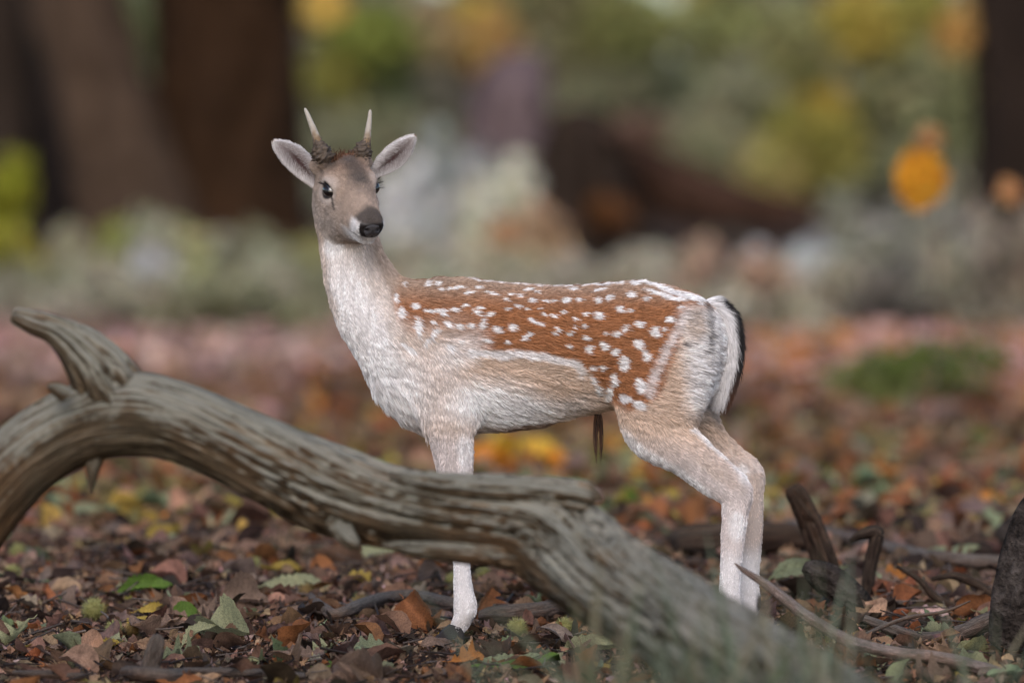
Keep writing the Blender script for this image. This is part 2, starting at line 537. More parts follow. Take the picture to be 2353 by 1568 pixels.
SPOTS = [c3(s[0], s[1]) + (s[2] * .286, s[3] * .286, s[4] if len(s) > 4 else 0) for s in SP3] + \
        [c4(s[0], s[1]) + (s[2] * .286, s[3] * .286, s[4] if len(s) > 4 else 0) for s in SP4]

def ell(x, y, cx, cy, rx, ry, ang=0.0, soft=.25):
    c, s = math.cos(R(ang)), math.sin(R(ang))
    u, v = (x - cx) * c + (y - cy) * s, -(x - cx) * s + (y - cy) * c
    return smoothstep(1 + soft, 1 - soft, np.sqrt((u / rx) ** 2 + (v / ry) ** 2))

def seg_dist(x, y, pts):
    best = np.full(len(x), 1e9)
    for (ax_, ay_), (bx_, by_) in zip(pts[:-1], pts[1:]):
        dx, dy = bx_ - ax_, by_ - ay_
        t = np.clip(((x - ax_) * dx + (y - ay_) * dy) / (dx * dx + dy * dy), 0, 1)
        best = np.minimum(best, np.hypot(x - ax_ - t * dx, y - ay_ - t * dy))
    return best

def band(x, y, pts, hw, soft):
    return smoothstep(hw + soft, hw - soft, seg_dist(x, y, pts))

def lay(c, m, col):
    return c + (np.asarray(col)[None, :] - c) * m[:, None]

def coat(P):
    """coat colour at points of the animal"""
    x = 1176 + P[:, 0] * PXM
    y = 1470 - P[:, 2] * PXM
    Y = P[:, 1]
    n1 = fbm(P, 34, 3, 1) - .5
    n2 = fbm(P, 34, 3, 9) - .5
    xw, yw = x + 14 * n1, y + 14 * n2
    nb = fbm(P * np.array([1, 1, 3.0]), 22, 3, 4)
    c = np.tile(C_NECK, (len(P), 1))
    # trunk: tan below, chestnut above
    c = lay(c, smoothstep(905, 985, xw + (yw - 800) * .12), C_TAN * .93)
    edge = np.interp(x, [880, 930, 960, 1010, 1060, 1110, 1200, 1330, 1345, 1372, 1400, 1440, 1500, 1530, 1566, 1610, 1650],
                        [660, 742, 760, 770, 790, 806, 808, 828, 850, 880, 915, 940, 930, 870, 745, 715, 702])
    soft = np.interp(x, [880, 940, 1060, 1110, 1330], [14, 46, 44, 16, 12])
    top = smoothstep(edge + soft, edge - soft, yw) * smoothstep(895, 925, xw + 0.10 * (y - 640))
    c = lay(c, top, C_CHEST)
    # paler shoulder with streaks running down and back
    c = lay(c, .62 * ell(xw, yw, 1000, 795, 95, 62, -18, .6) * (.45 + .9 * nb), [.60, .50, .44])
    c = lay(c, .9 * ell(xw, yw, 975, 895, 110, 105, 0, .5), [.66, .575, .54])
    c = lay(c, .5 * ell(xw, yw, 1062, 800, 55, 36, -25, .6), C_WHITE)
    # chest and throat whites
    c = lay(c, .85 * ell(xw, yw, 835, 770, 58, 175, -22, .45), C_WHITE)
    c = lay(c, .7 * ell(xw, yw, 900, 890, 75, 95, -30, .5), C_WHITE)
    c = lay(c, .95 * ell(xw, yw, 770, 566, 22, 30, 0, .5), C_WHITE)
    c = lay(c, .35 * ell(xw, yw, 800, 640, 40, 70, 0, .6), C_WHITE)
    nape = np.interp(y, [430, 540, 600, 640, 700], [860, 856, 870, 890, 925])
    c = lay(c, .85 * smoothstep(nape - 26, nape + 6, xw) * smoothstep(720, 640, y) * smoothstep(500, 560, y), C_TAN * .62)
    c = lay(c, .7 * smoothstep(.01, .06, Y) * smoothstep(760, 660, y) * smoothstep(500, 560, y) * (x < 940), C_TAN * .6)
    left = np.interp(y, [430, 520, 640, 740], [716, 730, 746, 775])
    c = lay(c, .5 * smoothstep(left + 16, left + 2, xw) * smoothstep(760, 700, y) * smoothstep(440, 500, y), C_TAN * .7)
    # belly
    c = lay(c, 1.0 * ell(xw, yw, 1150, 930, 108, 60, 6, .5), C_WHITE * 1.05)
    c = lay(c, .55 * ell(xw, yw, 1265, 938, 90, 26, -12, .6), C_WHITE * .95)
    c = lay(c, .8 * ell(xw, yw, 1240, 978, 120, 12, -4, .5), C_BROWN * 1.3)
    c = lay(c, .9 * band(xw, yw, [(1085, 806), (1130, 812), (1200, 812), (1260, 820), (1318, 832), (1330, 860)], 9, 4), C_WHITE * .93)
    c = lay(c, .35 * ell(xw, yw, 1220, 870, 120, 40, 5, .6), C_TAN * 1.15)
    # spots and stripes
    m = np.zeros(len(P))
    k1 = fbm(P, 60, 2, 3) - .5
    k2 = fbm(P, 60, 2, 5) - .5
    xs, ys = x + 6 * k1, y + 6 * k2
    for sx, sy, rx, ry, an in SPOTS:
        near = (np.abs(x - sx) < 50) & (np.abs(y - sy) < 50)
        if near.any():
            m[near] = np.maximum(m[near], ell(xs[near], ys[near], sx, sy, max(rx * .92, 3.4), max(ry * .88, 3.2), an, .25))
    hs = [c4(880, 450), c4(800, 580), c4(735, 700), c4(665, 850), c4(625, 950), c4(600, 1060)]
    m = np.maximum(m, .62 * band(xs, ys, hs, 11, 6) * (.6 + .7 * nb))
    m = np.maximum(m, band(xs, ys, [c3(275, 140), c3(420, 126), c3(560, 132), c3(690, 156)], 3.2, 1.5))
    m = np.maximum(m, .9 * band(xs, ys, [c3(740, 158), c3(880, 176), c3(1000, 186), c3(1200, 203), c3(1400, 200), c3(1600, 196), c3(1850, 186)], 3.2, 1.5))
    m = np.maximum(m, band(xs, ys, [c4(450, 165), c4(600, 172), c4(700, 222), c4(820, 268), c4(950, 303), c4(1090, 325)], 6, 2))
    m *= smoothstep(.0, .012, np.abs(Y) + .004)
    c = lay(c, m, C_WHITE)
    c = lay(c, .85 * smoothstep(.012, .004, np.abs(Y)) * smoothstep(760, 700, y) * smoothstep(930, 960, x), C_BROWN)
    # haunch, rump patch and its black edge
    hx = np.interp(y, [690, 745, 800, 860, 905, 960, 1000], [1640, 1568, 1532, 1510, 1492, 1400, 1380])
    c = lay(c, .95 * smoothstep(hx + 6, hx + 26, xw) * smoothstep(980, 930, y) * (1 - m), C_TAN * .96)
    c = lay(c, .92 * smoothstep(1538, 1592, xw - (y - 800) * .05) * smoothstep(690, 720, y) * smoothstep(990, 900, y), C_WHITE)
    c = lay(c, .7 * ell(xw, yw, 1592, 745, 22, 40, 0, .5), C_TAN * .7)
    c = lay(c, 1.0 * band(xw, yw, [c4(1060, 350), c4(1085, 480), c4(1090, 620), c4(1075, 720)], 9, 6) * smoothstep(1642, 1630, x) * (.35 + .5 * nb), C_DARK)
    c = lay(c, .9 * ell(xw, yw, *c4(880, 668), 9, 6, 10, .6), C_DARK * 2)
    # legs
    hind = smoothstep(950, 1010, y) * (x > 1330)
    c = lay(c, .9 * hind, C_TAN * 1.05)
    c = lay(c, hind * smoothstep(965, 1085, y + (1560 - x) * .2), C_LEG)
    fr = np.interp(y, [960, 1010, 1066, 1118, 1160], [1395, 1440, 1530, 1600, 1645])
    c = lay(c, .85 * hind * smoothstep(34, 8, xw - fr) * smoothstep(1190, 1140, y), C_WHITE)
    c = lay(c, .8 * ell(xw, yw, 1690, 1205, 20, 34, 0, .4) * (Y < 0), C_WHITE * 1.0)
    c = lay(c, .8 * ell(xw, yw, 1712, 1092, 14, 20, 0, .5), C_WHITE)
    c = lay(c, .8 * band(xw, yw, [(1590, 985), (1640, 1025), (1700, 1075)], 7, 6) * (Y < 0), C_WHITE)
    c = lay(c, .45 * ell(xw, yw, 1655, 1085, 60, 20, 38, .6) * (Y < 0), C_TAN * .8)
    c = lay(c, .5 * smoothstep(0.0, .05, Y) * hind * (y > 1090), C_TAN * .8)
    fore = smoothstep(970, 1020, y) * (x < 1120)
    c = lay(c, fore, C_LEG * .98)
    c = lay(c, .7 * fore * ell(xw, yw, 1068, 1030, 16, 60, 0, .5), C_WHITE)
    c = lay(c, .8 * smoothstep(1240, 1300, y), C_WHITE * .95)
    c = lay(c, .5 * smoothstep(1330, 1440, y) * smoothstep(.5, .62, nb), C_NECK * .55)
    c = lay(c, ell(xw, yw, 1092, 1436, 12, 20, 0, .4) * (y > 1400), C_DARK)
    c = lay(c, ell(xw, yw, 1752, 1392, 14, 24, 0, .4) * (y > 1350), C_DARK * 2)
    # ---- head
    a, s, b = to_head(P)
    hd = smoothstep(.020, .004, head_d(P)) * smoothstep(-.13, -.08, a) * (y < 560) * (Y < .08)
    hc = np.tile(C_FACE, (len(P), 1))
    ap, sp, bp = a + .01 * n1, s + .01 * n2, b + .01 * n1
    sa = np.abs(sp)
    hc = lay(hc, .65 * smoothstep(-.020, -.085, bp) * smoothstep(.10, .02, ap), C_NECK * .72)
    hc = lay(hc, .35 * smoothstep(.03, .055, sa) * smoothstep(.04, -.03, bp), C_NECK * .9)
    hc = lay(hc, .55 * ell(ap, sp, -.035, 0, .045, .035, 0, .6) * (bp > 0), C_BROWN * 1.3)
    hc = lay(hc, np.clip(.95 * ell(ap, sp, .000, .007, .060, .024, 0, .7) * smoothstep(-.004, .010, bp) * (.35 + 1.1 * nb), 0, .95), C_GREY * .85)
    hc = lay(hc, .5 * ell(ap, sp, -.040, -.010, .024, .034, 0, .6) * (bp > 0) * (.4 + .9 * nb), C_GREY * 1.2)
    hc = lay(hc, .8 * ell(ap, sp, -.048, -.040, .016, .014, 0, .6) * (bp > .02), C_GREY * .8)
    hc = lay(hc, .6 * ell(ap, sp, -.070, .0, .016, .018, 0, .6) * (bp > 0), [.30, .10, .04])
    ee = np.sqrt((a - EYE_A) ** 2 + (b - EYE_B) ** 2)
    lat = (np.abs(s) > .030)
    hc = lay(hc, .55 * lat * smoothstep(.036, .024, ee) * (.5 + .8 * nb), C_NECK * .78)
    hc = lay(hc, .95 * lat * smoothstep(.0225, .0175, ee), C_DARK)
    gl = seg_dist(a, b, [(EYE_A + .014, EYE_B - .004), (.030, -.008), (.044, -.020)])
    hc = lay(hc, .85 * (np.abs(s) > .020) * smoothstep(.0040, .0012, gl), C_DARK)
    # muzzle
    hc = lay(hc, .92 * smoothstep(.108, .128, ap + .20 * bp) * smoothstep(-.010, -.002, bp) * smoothstep(.034, .026, sa), C_GREY * .75)
    hc = lay(hc, .45 * smoothstep(.085, .115, ap) * smoothstep(.030, .038, sa + .3 * np.maximum(-bp, 0)), C_NECK * .9)
    hc = lay(hc, .95 * smoothstep(.104, .124, ap + .12 * sa) * smoothstep(.004, -.006, bp), C_WHITE)
    hc = lay(hc, .85 * smoothstep(.06, .105, ap) * smoothstep(-.032, -.044, bp), C_WHITE * .95)
    hc = lay(hc, .55 * smoothstep(.092, .115, a) * smoothstep(.002, .0004, np.abs(b + .036 + .3 * np.clip(.12 - a, 0, .05)) - .0006) * (a > .075) * (a < .146), C_DARK)
    nose = smoothstep(.1425, .1445, a - .09 * (b < -.02) * 0 - .10 * np.maximum(np.abs(s) - .021, 0) * 4) * smoothstep(-.036, -.030, b)
    nose = nose * smoothstep(.006, .000, b)
    hc = lay(hc, nose, C_DARK * .9)
    c = c + (hc - c) * hd[:, None]
    return np.clip(c * (0.95 + .10 * (fbm(P, 90, 2, 12)))[:, None], 0, .95), nose * hd

def flow(P):
    """which way the hair lies"""
    ds, ts = [], []
    d = torso_d(P)
    t = np.tile(np.array([.93, 0, -.26]), (len(P), 1))
    x = 1176 + P[:, 0] * PXM
    y = 1470 - P[:, 2] * PXM
    down = smoothstep(700, 820, y) * smoothstep(1090, 960, x)
    t = t + down[:, None] * np.array([-.25, 0, -.55])
    t = t + (smoothstep(880, 970, y) * smoothstep(1000, 1060, x) * .0)[:, None] * np.array([0, 0, -.5])
    t = t + (.35 * (fbm(P, 14, 2, 21) - .5))[:, None] * np.array([0, 0, 2.0])
    ds.append(d); ts.append(t)
    for nm, k in HS_MAP:
        dd, tt = limb_d(P, LIMBS[nm], True)
        if nm == 'neck':
            tt = -tt * 1
            tt = np.where(tt[:, 2:3] > 0, -tt, tt)
        if nm.startswith('hind'):
            w = smoothstep(1020, 930, y)[:, None]
            tt = tt * (1 - w) + np.array([.90, 0, -.28]) * w
        ds.append(dd); ts.append(tt)
    a, s, b = to_head(P)
    t = np.tile(-HF, (len(P), 1)) + HU * (-.5 * smoothstep(.02, -.06, b))[:, None] + HS * (.5 * np.sign(s) * smoothstep(.01, .05, np.abs(s)))[:, None]
    ds.append(head_d(P)); ts.append(t)
    D = np.stack(ds); W = np.exp(-(D - D.min(0)) / .012)
    W /= W.sum(0)
    return (np.stack(ts) * W[:, :, None]).sum(0)

def hair_object(name, root, tips, bend, radius, colors, mat, parent):
    """strands of four points: root (n,3), tips (n,3), bend (n,3) = offset of the middle"""
    n = len(root)
    hc = bpy.data.hair_curves.new(name)
    hc.add_curves([4] * n)
    t = np.array([0, .33, .66, 1.0])
    p = root[:, None, :] * (1 - t)[None, :, None] + tips[:, None, :] * t[None, :, None] + bend[:, None, :] * (4 * t * (1 - t))[None, :, None]
    hc.attributes["position"].data.foreach_set("vector", p.astype(np.float32).ravel())
    ra = hc.attributes.get("radius") or hc.attributes.new("radius", 'FLOAT', 'POINT')
    ra.data.foreach_set("value", (radius[:, None] * np.array([1.0, .9, .65, .12])[None, :]).astype(np.float32).ravel())
    ca = hc.attributes.new("tint", 'FLOAT_COLOR', 'CURVE')
    c4_ = np.ones((n, 4), dtype=np.float32); c4_[:, :3] = colors
    ca.data.foreach_set("color", c4_.ravel())
    hc.materials.append(mat)
    return link(name, hc, parent)

def coat_material(name, rough, spec):
    m, nt, b = new_mat(name, rough, spec)
    at_ = node(nt, "ShaderNodeAttribute", attribute_name="tint")
    nt.links.new(at_.outputs["Color"], b.inputs["Base Color"])
    return m, nt, b

m_coat, _nt, _b = coat_material("coat_skin", .8, .12)
_nz = noise_tex(_nt, 260, 3)
add_bump(_nt, _b, _nz.outputs["Fac"], .35, .002)
m_fur, _nt, _b = coat_material("coat_fur", .62, .22)

deer = empty("deer", (DX(1350), 0, 0), "young spotted fallow deer buck standing side on, head turned, with two short spike antlers", "deer")
rng = np.random.RandomState(11)
bpos, bfac = build_body()
bcol, bnose = coat(bpos)
body = link("body", np_mesh("body", bpos, bfac, m_coat, True, bcol * .90), deer)

# fur
def face_sample(pos, fac, density):
    A = pos[fac[:, 0]]; B = pos[fac[:, 1]]; C = pos[fac[:, 2]]; D = pos[fac[:, 3]]
    nrm = np.cross(C - A, D - B)
    area = np.linalg.norm(nrm, axis=1) * .5
    nrm /= (2 * area)[:, None] + 1e-12
    cen = (A + B + C + D) / 4
    k = rng.poisson(area * density(cen))
    i = np.repeat(np.arange(len(fac)), k)
    u, v = rng.rand(len(i), 1), rng.rand(len(i), 1)
    return (A[i] * (1 - u) + B[i] * u) * (1 - v) + (D[i] * (1 - u) + C[i] * u) * v, nrm[i]

def fur_density(c):
    y = 1470 - c[:, 2] * PXM
    dens = np.full(len(c), 150000.0)
    dens *= 1 - .55 * (c[:, 1] > .05)
    dens *= 1 + 1.6 * (head_d(c) < .01)
    return dens
root, nrm = face_sample(bpos, bfac, fur_density)
_f0 = flow(root)
_f0 -= nrm * (_f0 * nrm).sum(1)[:, None]
_f0 /= np.linalg.norm(_f0, axis=1)[:, None] + 1e-9
_hd = (head_d(root) < .012)[:, None]
fcol, fnose = coat(root + rng.normal(0, .0008, root.shape) * np.where(_hd, .6, 1) + _f0 * (rng.rand(len(root), 1) * np.where(_hd, .002, .005) + np.where(_hd, .001, .003)))
a_, s_, b_ = to_head(root)
eye_d = np.sqrt(((a_ - EYE_A) / .0245) ** 2 + ((np.abs(s_) - EYE_S) / .024) ** 2 + ((b_ - EYE_B) / .0190) ** 2)
keep = (fnose < .3) & (eye_d > 1)
root, nrm, fcol = root[keep], nrm[keep], fcol[keep]
a_, s_, b_ = a_[keep], s_[keep], b_[keep]
fl = flow(root)
fl -= nrm * (fl * nrm).sum(1)[:, None]
fl /= np.linalg.norm(fl, axis=1)[:, None] + 1e-9
X_ = 1176 + root[:, 0] * PXM
Y_ = 1470 - root[:, 2] * PXM
inhead = head_d(root) < .012
Lf = np.interp(Y_, [600, 760, 900, 990, 1080, 1240, 1330], [.0150, .0165, .0165, .0125, .0085, .0060, .0055])
Lf = Lf + (.0110 - Lf) * smoothstep(960, 880, X_) * smoothstep(800, 700, Y_)
Lf = np.where(inhead, .0060, Lf)
Lf = np.where(inhead & (a_ > .06), .0040, Lf)
low = (nrm[:, 2] < -.35) & (X_ > 830) & (X_ < 1420) & (Y_ > 860) & (Y_ < 1010)
Lf = np.where(low, np.where(X_ < 1000, .024, .015), Lf)
rumpb = (X_ > 1570) & (Y_ > 700) & (Y_ < 1010)
Lf = np.where(rumpb, .017, Lf)
eyed = np.sqrt((a_ - EYE_A) ** 2 + (b_ - EYE_B) ** 2)
Lf = np.where(inhead & (np.abs(s_) > .03) & (eyed < .034), .0026, Lf)
Lf *= .55 + .75 * rng.rand(len(root))
lift = np.where(inhead | (Y_ > 1010), .18, .09) + .14 * rng.rand(len(root))
lift = np.where(low, .32, lift)
clump = np.column_stack([fbm(root, 70, 2, 31), fbm(root, 70, 2, 33), fbm(root, 70, 2, 35)]) - .5
_aff = np.column_stack([root[:, 0] * 26, root[:, 2] * 150 + root[:, 0] * 36, root[:, 1] * 50])
_aff = np.where(inhead[:, None], root * 130, _aff)
_leg = (Y_ > 1010) | ((X_ < 930) & (Y_ < 780))
_aff = np.where((_leg & ~inhead)[:, None], np.column_stack([root[:, 0] * 150, root[:, 2] * 30, root[:, 1] * 110]), _aff)
lock = smoothstep(.25, .75, fbm(_aff, 1.0, 2, 51))            # locks lying along the body
lift = np.maximum(lift + (lock - .5) * .22, .07)
dirv = fl + nrm * lift[:, None] + clump * .16 + rng.normal(0, .045, (len(root), 3))
dirv /= np.linalg.norm(dirv, axis=1)[:, None]
tips = root + dirv * Lf[:, None]
tips[low] += np.array([0, 0, -.003])
tips[:, 2] = np.maximum(tips[:, 2], .004)
shade = (.86 + .36 * lock) * (.72 + .56 * rng.rand(len(root)))
shade = np.where(inhead, (.80 + .42 * lock) * (.75 + .5 * rng.rand(len(root))), shade)
fur = hair_object("fur", root - nrm * .001, tips, nrm * (Lf * .10)[:, None], np.where(inhead, .00042, np.where(Y_ > 1010, .00055, .00070)), np.clip(fcol * shade[:, None], 0, .95), m_fur, deer)
tag(fur, kind="stuff")

# eyes
m_eye, _nt, _b = new_mat("eye_dark", .04, .6)
_b.inputs["Base Color"].default_value = (.006, .005, .005, 1)
_b.inputs["Coat Weight"].default_value = 1.0
def uv_sphere(cx, ax3, nu=24, nv=16):
    th = np.linspace(0, 2 * np.pi, nu, endpoint=False); ph = np.linspace(0, np.pi, nv)
    T, Ph = np.meshgrid(th, ph)
    U = np.stack([np.sin(Ph) * np.cos(T), np.sin(Ph) * np.sin(T), np.cos(Ph)], -1).reshape(-1, 3)
    V = cx + U @ np.array(ax3)
    i = np.arange(nv - 1)[:, None] * nu; j = np.arange(nu)[None, :]; j2 = (j + 1) % nu
    F = np.stack([i + j, i + nu + j, i + nu + j2, i + j2], -1).reshape(-1, 4)
    return V, F
for sg in (-1, 1):
    V, F = uv_sphere(head_pt(EYE_A, sg * (EYE_S - .003), EYE_B), [HF * .0215, HS * .0180, HU * .0160])
    e = link("eye", np_mesh("eye", V, F, m_eye), deer)
    # lashes fan out over the eye
    n = 60
    t = rng.rand(n)
    ang = R(20) + t * R(140)
    r0 = np.array([head_pt(EYE_A + math.cos(q) * .0155, sg * (EYE_S + .008), EYE_B + math.sin(q) * .0135) for q in ang])
    out = np.array([HF * math.cos(q) * .5 + HU * (math.sin(q) * .5) + HS * sg * .9 for q in ang])
    hair_object("eyelash", r0, r0 + out * (.011 + .006 * rng.rand(n))[:, None], np.tile(HU * -.001, (n, 1)), np.full(n, .0003),
                np.tile(C_DARK, (n, 1)), m_fur, e)

# wet nose pad
m_nose, _nt, _b = new_mat("nose_wet", .32, .5)
_b.inputs["Base Color"].default_value = (.020, .017, .020, 1)
_v = node(_nt, "ShaderNodeTexVoronoi"); _v.inputs["Scale"].default_value = 420
add_bump(_nt, _b, _v.outputs["Distance"], .5, .0012)
nu, nv = 26, 18
uu = np.linspace(-1, 1, nu); vv = np.linspace(-1, 1, nv)
UU, VV = np.meshgrid(uu, vv)
sq_s = UU * np.sqrt(1 - VV ** 2 * .45); sq_v = VV * np.sqrt(1 - UU ** 2 * .45)
s0 = sq_s * .0205 * (1 - .30 * np.clip(-sq_v, 0, 1)); b0 = -.016 + sq_v * .0175
rr = (np.maximum(np.abs(UU), np.abs(VV)))
a0 = .1598 - 9.0 * s0 ** 2 - .0030 * np.clip(sq_v, 0, 1) * 2 - .0045 * np.clip(-sq_v, 0, 1) ** 2 * 2 + .0010 - .006 * smoothstep(.8, 1.0, rr)
nost = np.exp(-(((np.abs(s0) - .0145) / .0052) ** 2 + ((b0 + .013) / .0042) ** 2))
a0 = a0 - .0055 * nost + .002 * np.exp(-(((np.abs(s0) - .0165) / .006) ** 2 + ((b0 + .003) / .004) ** 2)) - .002 * np.exp(-(s0 / .0015) ** 2) * (b0 < -.012)
V = np.array([head_pt(x, y, z) for x, y, z in zip(a0.ravel(), s0.ravel(), b0.ravel())])
i = np.arange(nv - 1)[:, None] * nu; j = np.arange(nu - 1)[None, :]
F = np.stack([i + j, i + j + 1, i + nu + j + 1, i + nu + j], -1).reshape(-1, 4)
link("nose", np_mesh("nose", V, F, m_nose), deer)

# ears: a cupped leaf with thickness, fringed with hair
def make_ear(base, tip, face_dir, width, lean):
    base, tip = np.array(base), np.array(tip)
    ax_ = tip - base; L = np.linalg.norm(ax_); ax_ /= L
    fd = np.array(face_dir, float); fd -= ax_ * (fd @ ax_); fd /= np.linalg.norm(fd)
    sd = np.cross(ax_, fd)
    nu, nv = 28, 19
    u = np.linspace(0, 1, nu)[:, None]; v = np.linspace(-1, 1, nv)[None, :]
    prof = np.interp(u, [0, .10, .25, .45, .62, .78, .89, .96, 1.0], [.42, .55, .82, 1.0, .98, .78, .55, .34, .10]) * width
    cup = np.interp(u, [0, .15, .4, .8, 1], [1.35, 1.15, .78, .50, .30])
    off = lean * np.sin(u * np.pi) * L
    ang = v * cup
    side = np.sin(ang) / np.sin(cup).clip(.3) * prof
    dep = (np.cos(cup) - np.cos(ang)) / np.sin(cup).clip(.3) * prof
    P = base + ax_ * (u * L)[..., None] * 1.0 + sd * (side + off)[..., None] + fd * (dep * .75 - .004)[..., None]
    P = P.reshape(-1, 3)
    i = np.arange(nu - 1)[:, None] * nv; j = np.arange(nv - 1)[None, :]
    F = np.stack([i + j, i + nv + j, i + nv + j + 1, i + j + 1], -1).reshape(-1, 4)
    uu = np.repeat(u.ravel(), nv); vv = np.tile(v.ravel(), nu)
    inner = np.tile(np.array([.50, .43, .435]), (len(P), 1))
    inner = lay(inner, .9 * smoothstep(.85, .3, np.abs(vv + .1)) * smoothstep(.02, .2, uu) * smoothstep(.95, .45, uu), [.17, .12, .115])
    inner = lay(inner, .7 * ell(uu, vv, .42, .12, .18, .35, 0, .6), [.14, .055, .06])
    inner = lay(inner, .9 * smoothstep(.80, .97, np.abs(vv)), C_WHITE)
    inner = lay(inner, .8 * smoothstep(.88, .98, uu), C_WHITE)
    N = np.zeros_like(P)
    fn = np.cross(P[F[:, 2]] - P[F[:, 0]], P[F[:, 3]] - P[F[:, 1]])
    for k in range(4): np.add.at(N, F[:, k], fn)
    N /= np.linalg.norm(N, axis=1)[:, None] + 1e-12
    if (N.mean(0) @ fd) < 0:
        N = -N; F = F[:, ::-1]
    back = P - N * .0022
    outer = np.tile(C_FACE * 1.05, (len(P), 1))
    m = len(P)
    rim = np.concatenate([np.arange(nv), np.arange(2, nu + 1) * nv - 1, (nu - 1) * nv + np.arange(nv - 2, -1, -1), np.arange(nu - 2, 0, -1) * nv])
    r2 = np.roll(rim, -1)
    FF = np.vstack([F, F[:, ::-1] + m, np.stack([rim, r2, r2 + m, rim + m], -1)])
    ear = link("ear", np_mesh("ear", np.vstack([P, back]), FF, m_coat, True, np.vstack([inner, outer]) * .9), deer)
    # hair: inside, from the rim inwards, and short on the back
    def scatter(n, inside):
        q = rng.randint(0, len(F), n)
        w1, w2 = rng.rand(n, 1), rng.rand(n, 1)
        c = F[q]
        lerp = lambda X: (X[c[:, 0]] * (1 - w1) + X[c[:, 1]] * w1) * (1 - w2) + (X[c[:, 3]] * (1 - w1) + X[c[:, 2]] * w1) * w2
        return lerp(P), lerp(N), lerp(inner), lerp(uu[:, None])[:, 0], lerp(vv[:, None])[:, 0]
    p, nn, cc, pu, pv = scatter(6500, True)
    d = ax_[None] * .75 - sd[None] * (np.sign(pv) * .55)[:, None] + nn * .55 + rng.normal(0, .16, p.shape)
    d /= np.linalg.norm(d, axis=1)[:, None]
    ln = np.interp(np.abs(pv), [0, .4, .9, 1], [.006, .012, .014, .007]) * np.interp(pu, [0, .5, 1], [1.1, 1, .45]) * (.6 + .7 * rng.rand(len(p)))
    cc = lay(cc, .75 * (rng.rand(len(p)) > .6) * (np.abs(pv) > .3), C_WHITE)
    hair_object("ear_hair", p, p + d * ln[:, None], nn * .0008, np.full(len(p), .00036), cc * (.8 + .35 * rng.rand(len(p), 1)), m_fur, ear)
    p, nn, cc, pu, pv = scatter(4500, False)
    d = ax_[None] * .9 - nn * .30 + rng.normal(0, .12, p.shape)
    oc = np.tile(C_FACE * 1.1, (len(p), 1))
    oc = lay(oc, .8 * smoothstep(.7, .95, np.abs(pv)), C_WHITE * .9)
    hair_object("ear_hair", p - nn * .0022, p - nn * .0022 + d * (.005 * (.6 + .7 * rng.rand(len(p), 1))), -nn * .0006, np.full(len(p), .00038),
                oc * (.8 + .35 * rng.rand(len(p), 1)), m_fur, ear)
    return ear
make_ear((DX(733), -.030, DZ(424)), (DX(633), -.050, DZ(327)), (.10, -1, .12), .0285, .05)
make_ear((DX(853), .006, DZ(402)), (DX(951), -.012, DZ(316)), (.12, -1, -.10), .0265, .03)

# antlers: a short rugged burr on its pedicle and one slender spike each
m_ant, _nt, _b = new_mat("antler_bone", .55, .3)
_g = node(_nt, "ShaderNodeAttribute", attribute_name="tint")
_nz = noise_tex(_nt, 120, 4)
_nt.links.new(mixc(_nt, .35, _g.outputs["Color"], ramp(_nt, _nz.outputs["Fac"], [(.35, (.35, .35, .35)), (.65, (1, 1, 1))]), 'MULTIPLY'), _b.inputs["Base Color"])
add_bump(_nt, _b, _nz.outputs["Fac"], .5, .002)
def make_antler(pts, burr):
    c = catmull([(DX(p[0]), p[3], DZ(p[1]), p[2] / PXM) for p in pts], 60)
    V, F = tube(c[:, :3], c[:, 3], 18, rough=.10, rseed=3, rscale=160)
    t = np.concatenate([np.repeat(np.linspace(0, 1, 60), 18), [0, 1]])
    col = np.tile(np.array([.52, .46, .40]), (len(V), 1))
    col = lay(col, smoothstep(.55, .30, t + .25 * (fbm(V, 120, 2, 2) - .5)), [.24, .155, .085])
    col = lay(col, smoothstep(.16, .06, t), [.06, .045, .035])
    an = link("antler", mesh_vf("antler", V, F, m_ant, True, col), deer)
    b = catmull([(DX(p[0]), p[3], DZ(p[1]), p[2] / PXM) for p in burr], 26)
    V, F = tube(b[:, :3], b[:, 3], 30)
    ctr = np.repeat(b[:, :3], 30, 0); ctr = np.vstack([ctr, b[0, :3], b[-1, :3]])
    k = .62 + .95 * np.abs(fbm(V, 130, 3, 8) - .5) * 2 + .25 * (vnoise(V, 330, 4) - .2)
    V = ctr + (V - ctr) * k[:, None]
    g = vnoise(V, 330, 4)
    col = np.array([.035, .026, .020])[None] + g[:, None] * np.array([.13, .095, .070])[None]
    link("burr", mesh_vf("burr", V, F, m_ant, True, col), an)
make_antler([(742, 372, 13, -.070), (737, 345, 12, -.072), (731, 322, 9.5, -.074), (722, 297, 7.5, -.074), (712, 272, 5.5, -.074), (705, 256, 4, -.074), (703, 250, 1.5, -.074)],
            [(745, 374, 17, -.070), (743, 362, 25, -.072), (739, 346, 23, -.073), (733, 331, 14, -.074), (727, 314, 7.5, -.074)])
make_antler([(832, 368, 13, -.036), (838, 344, 12, -.036), (844, 322, 9, -.036), (847, 298, 7, -.036), (850, 274, 5, -.036), (851, 259, 4, -.036), (851, 253, 1.5, -.036)],
            [(831, 372, 17, -.036), (830, 358, 25, -.036), (836, 343, 20, -.036), (842, 329, 12, -.036), (845, 314, 7.5, -.036)])

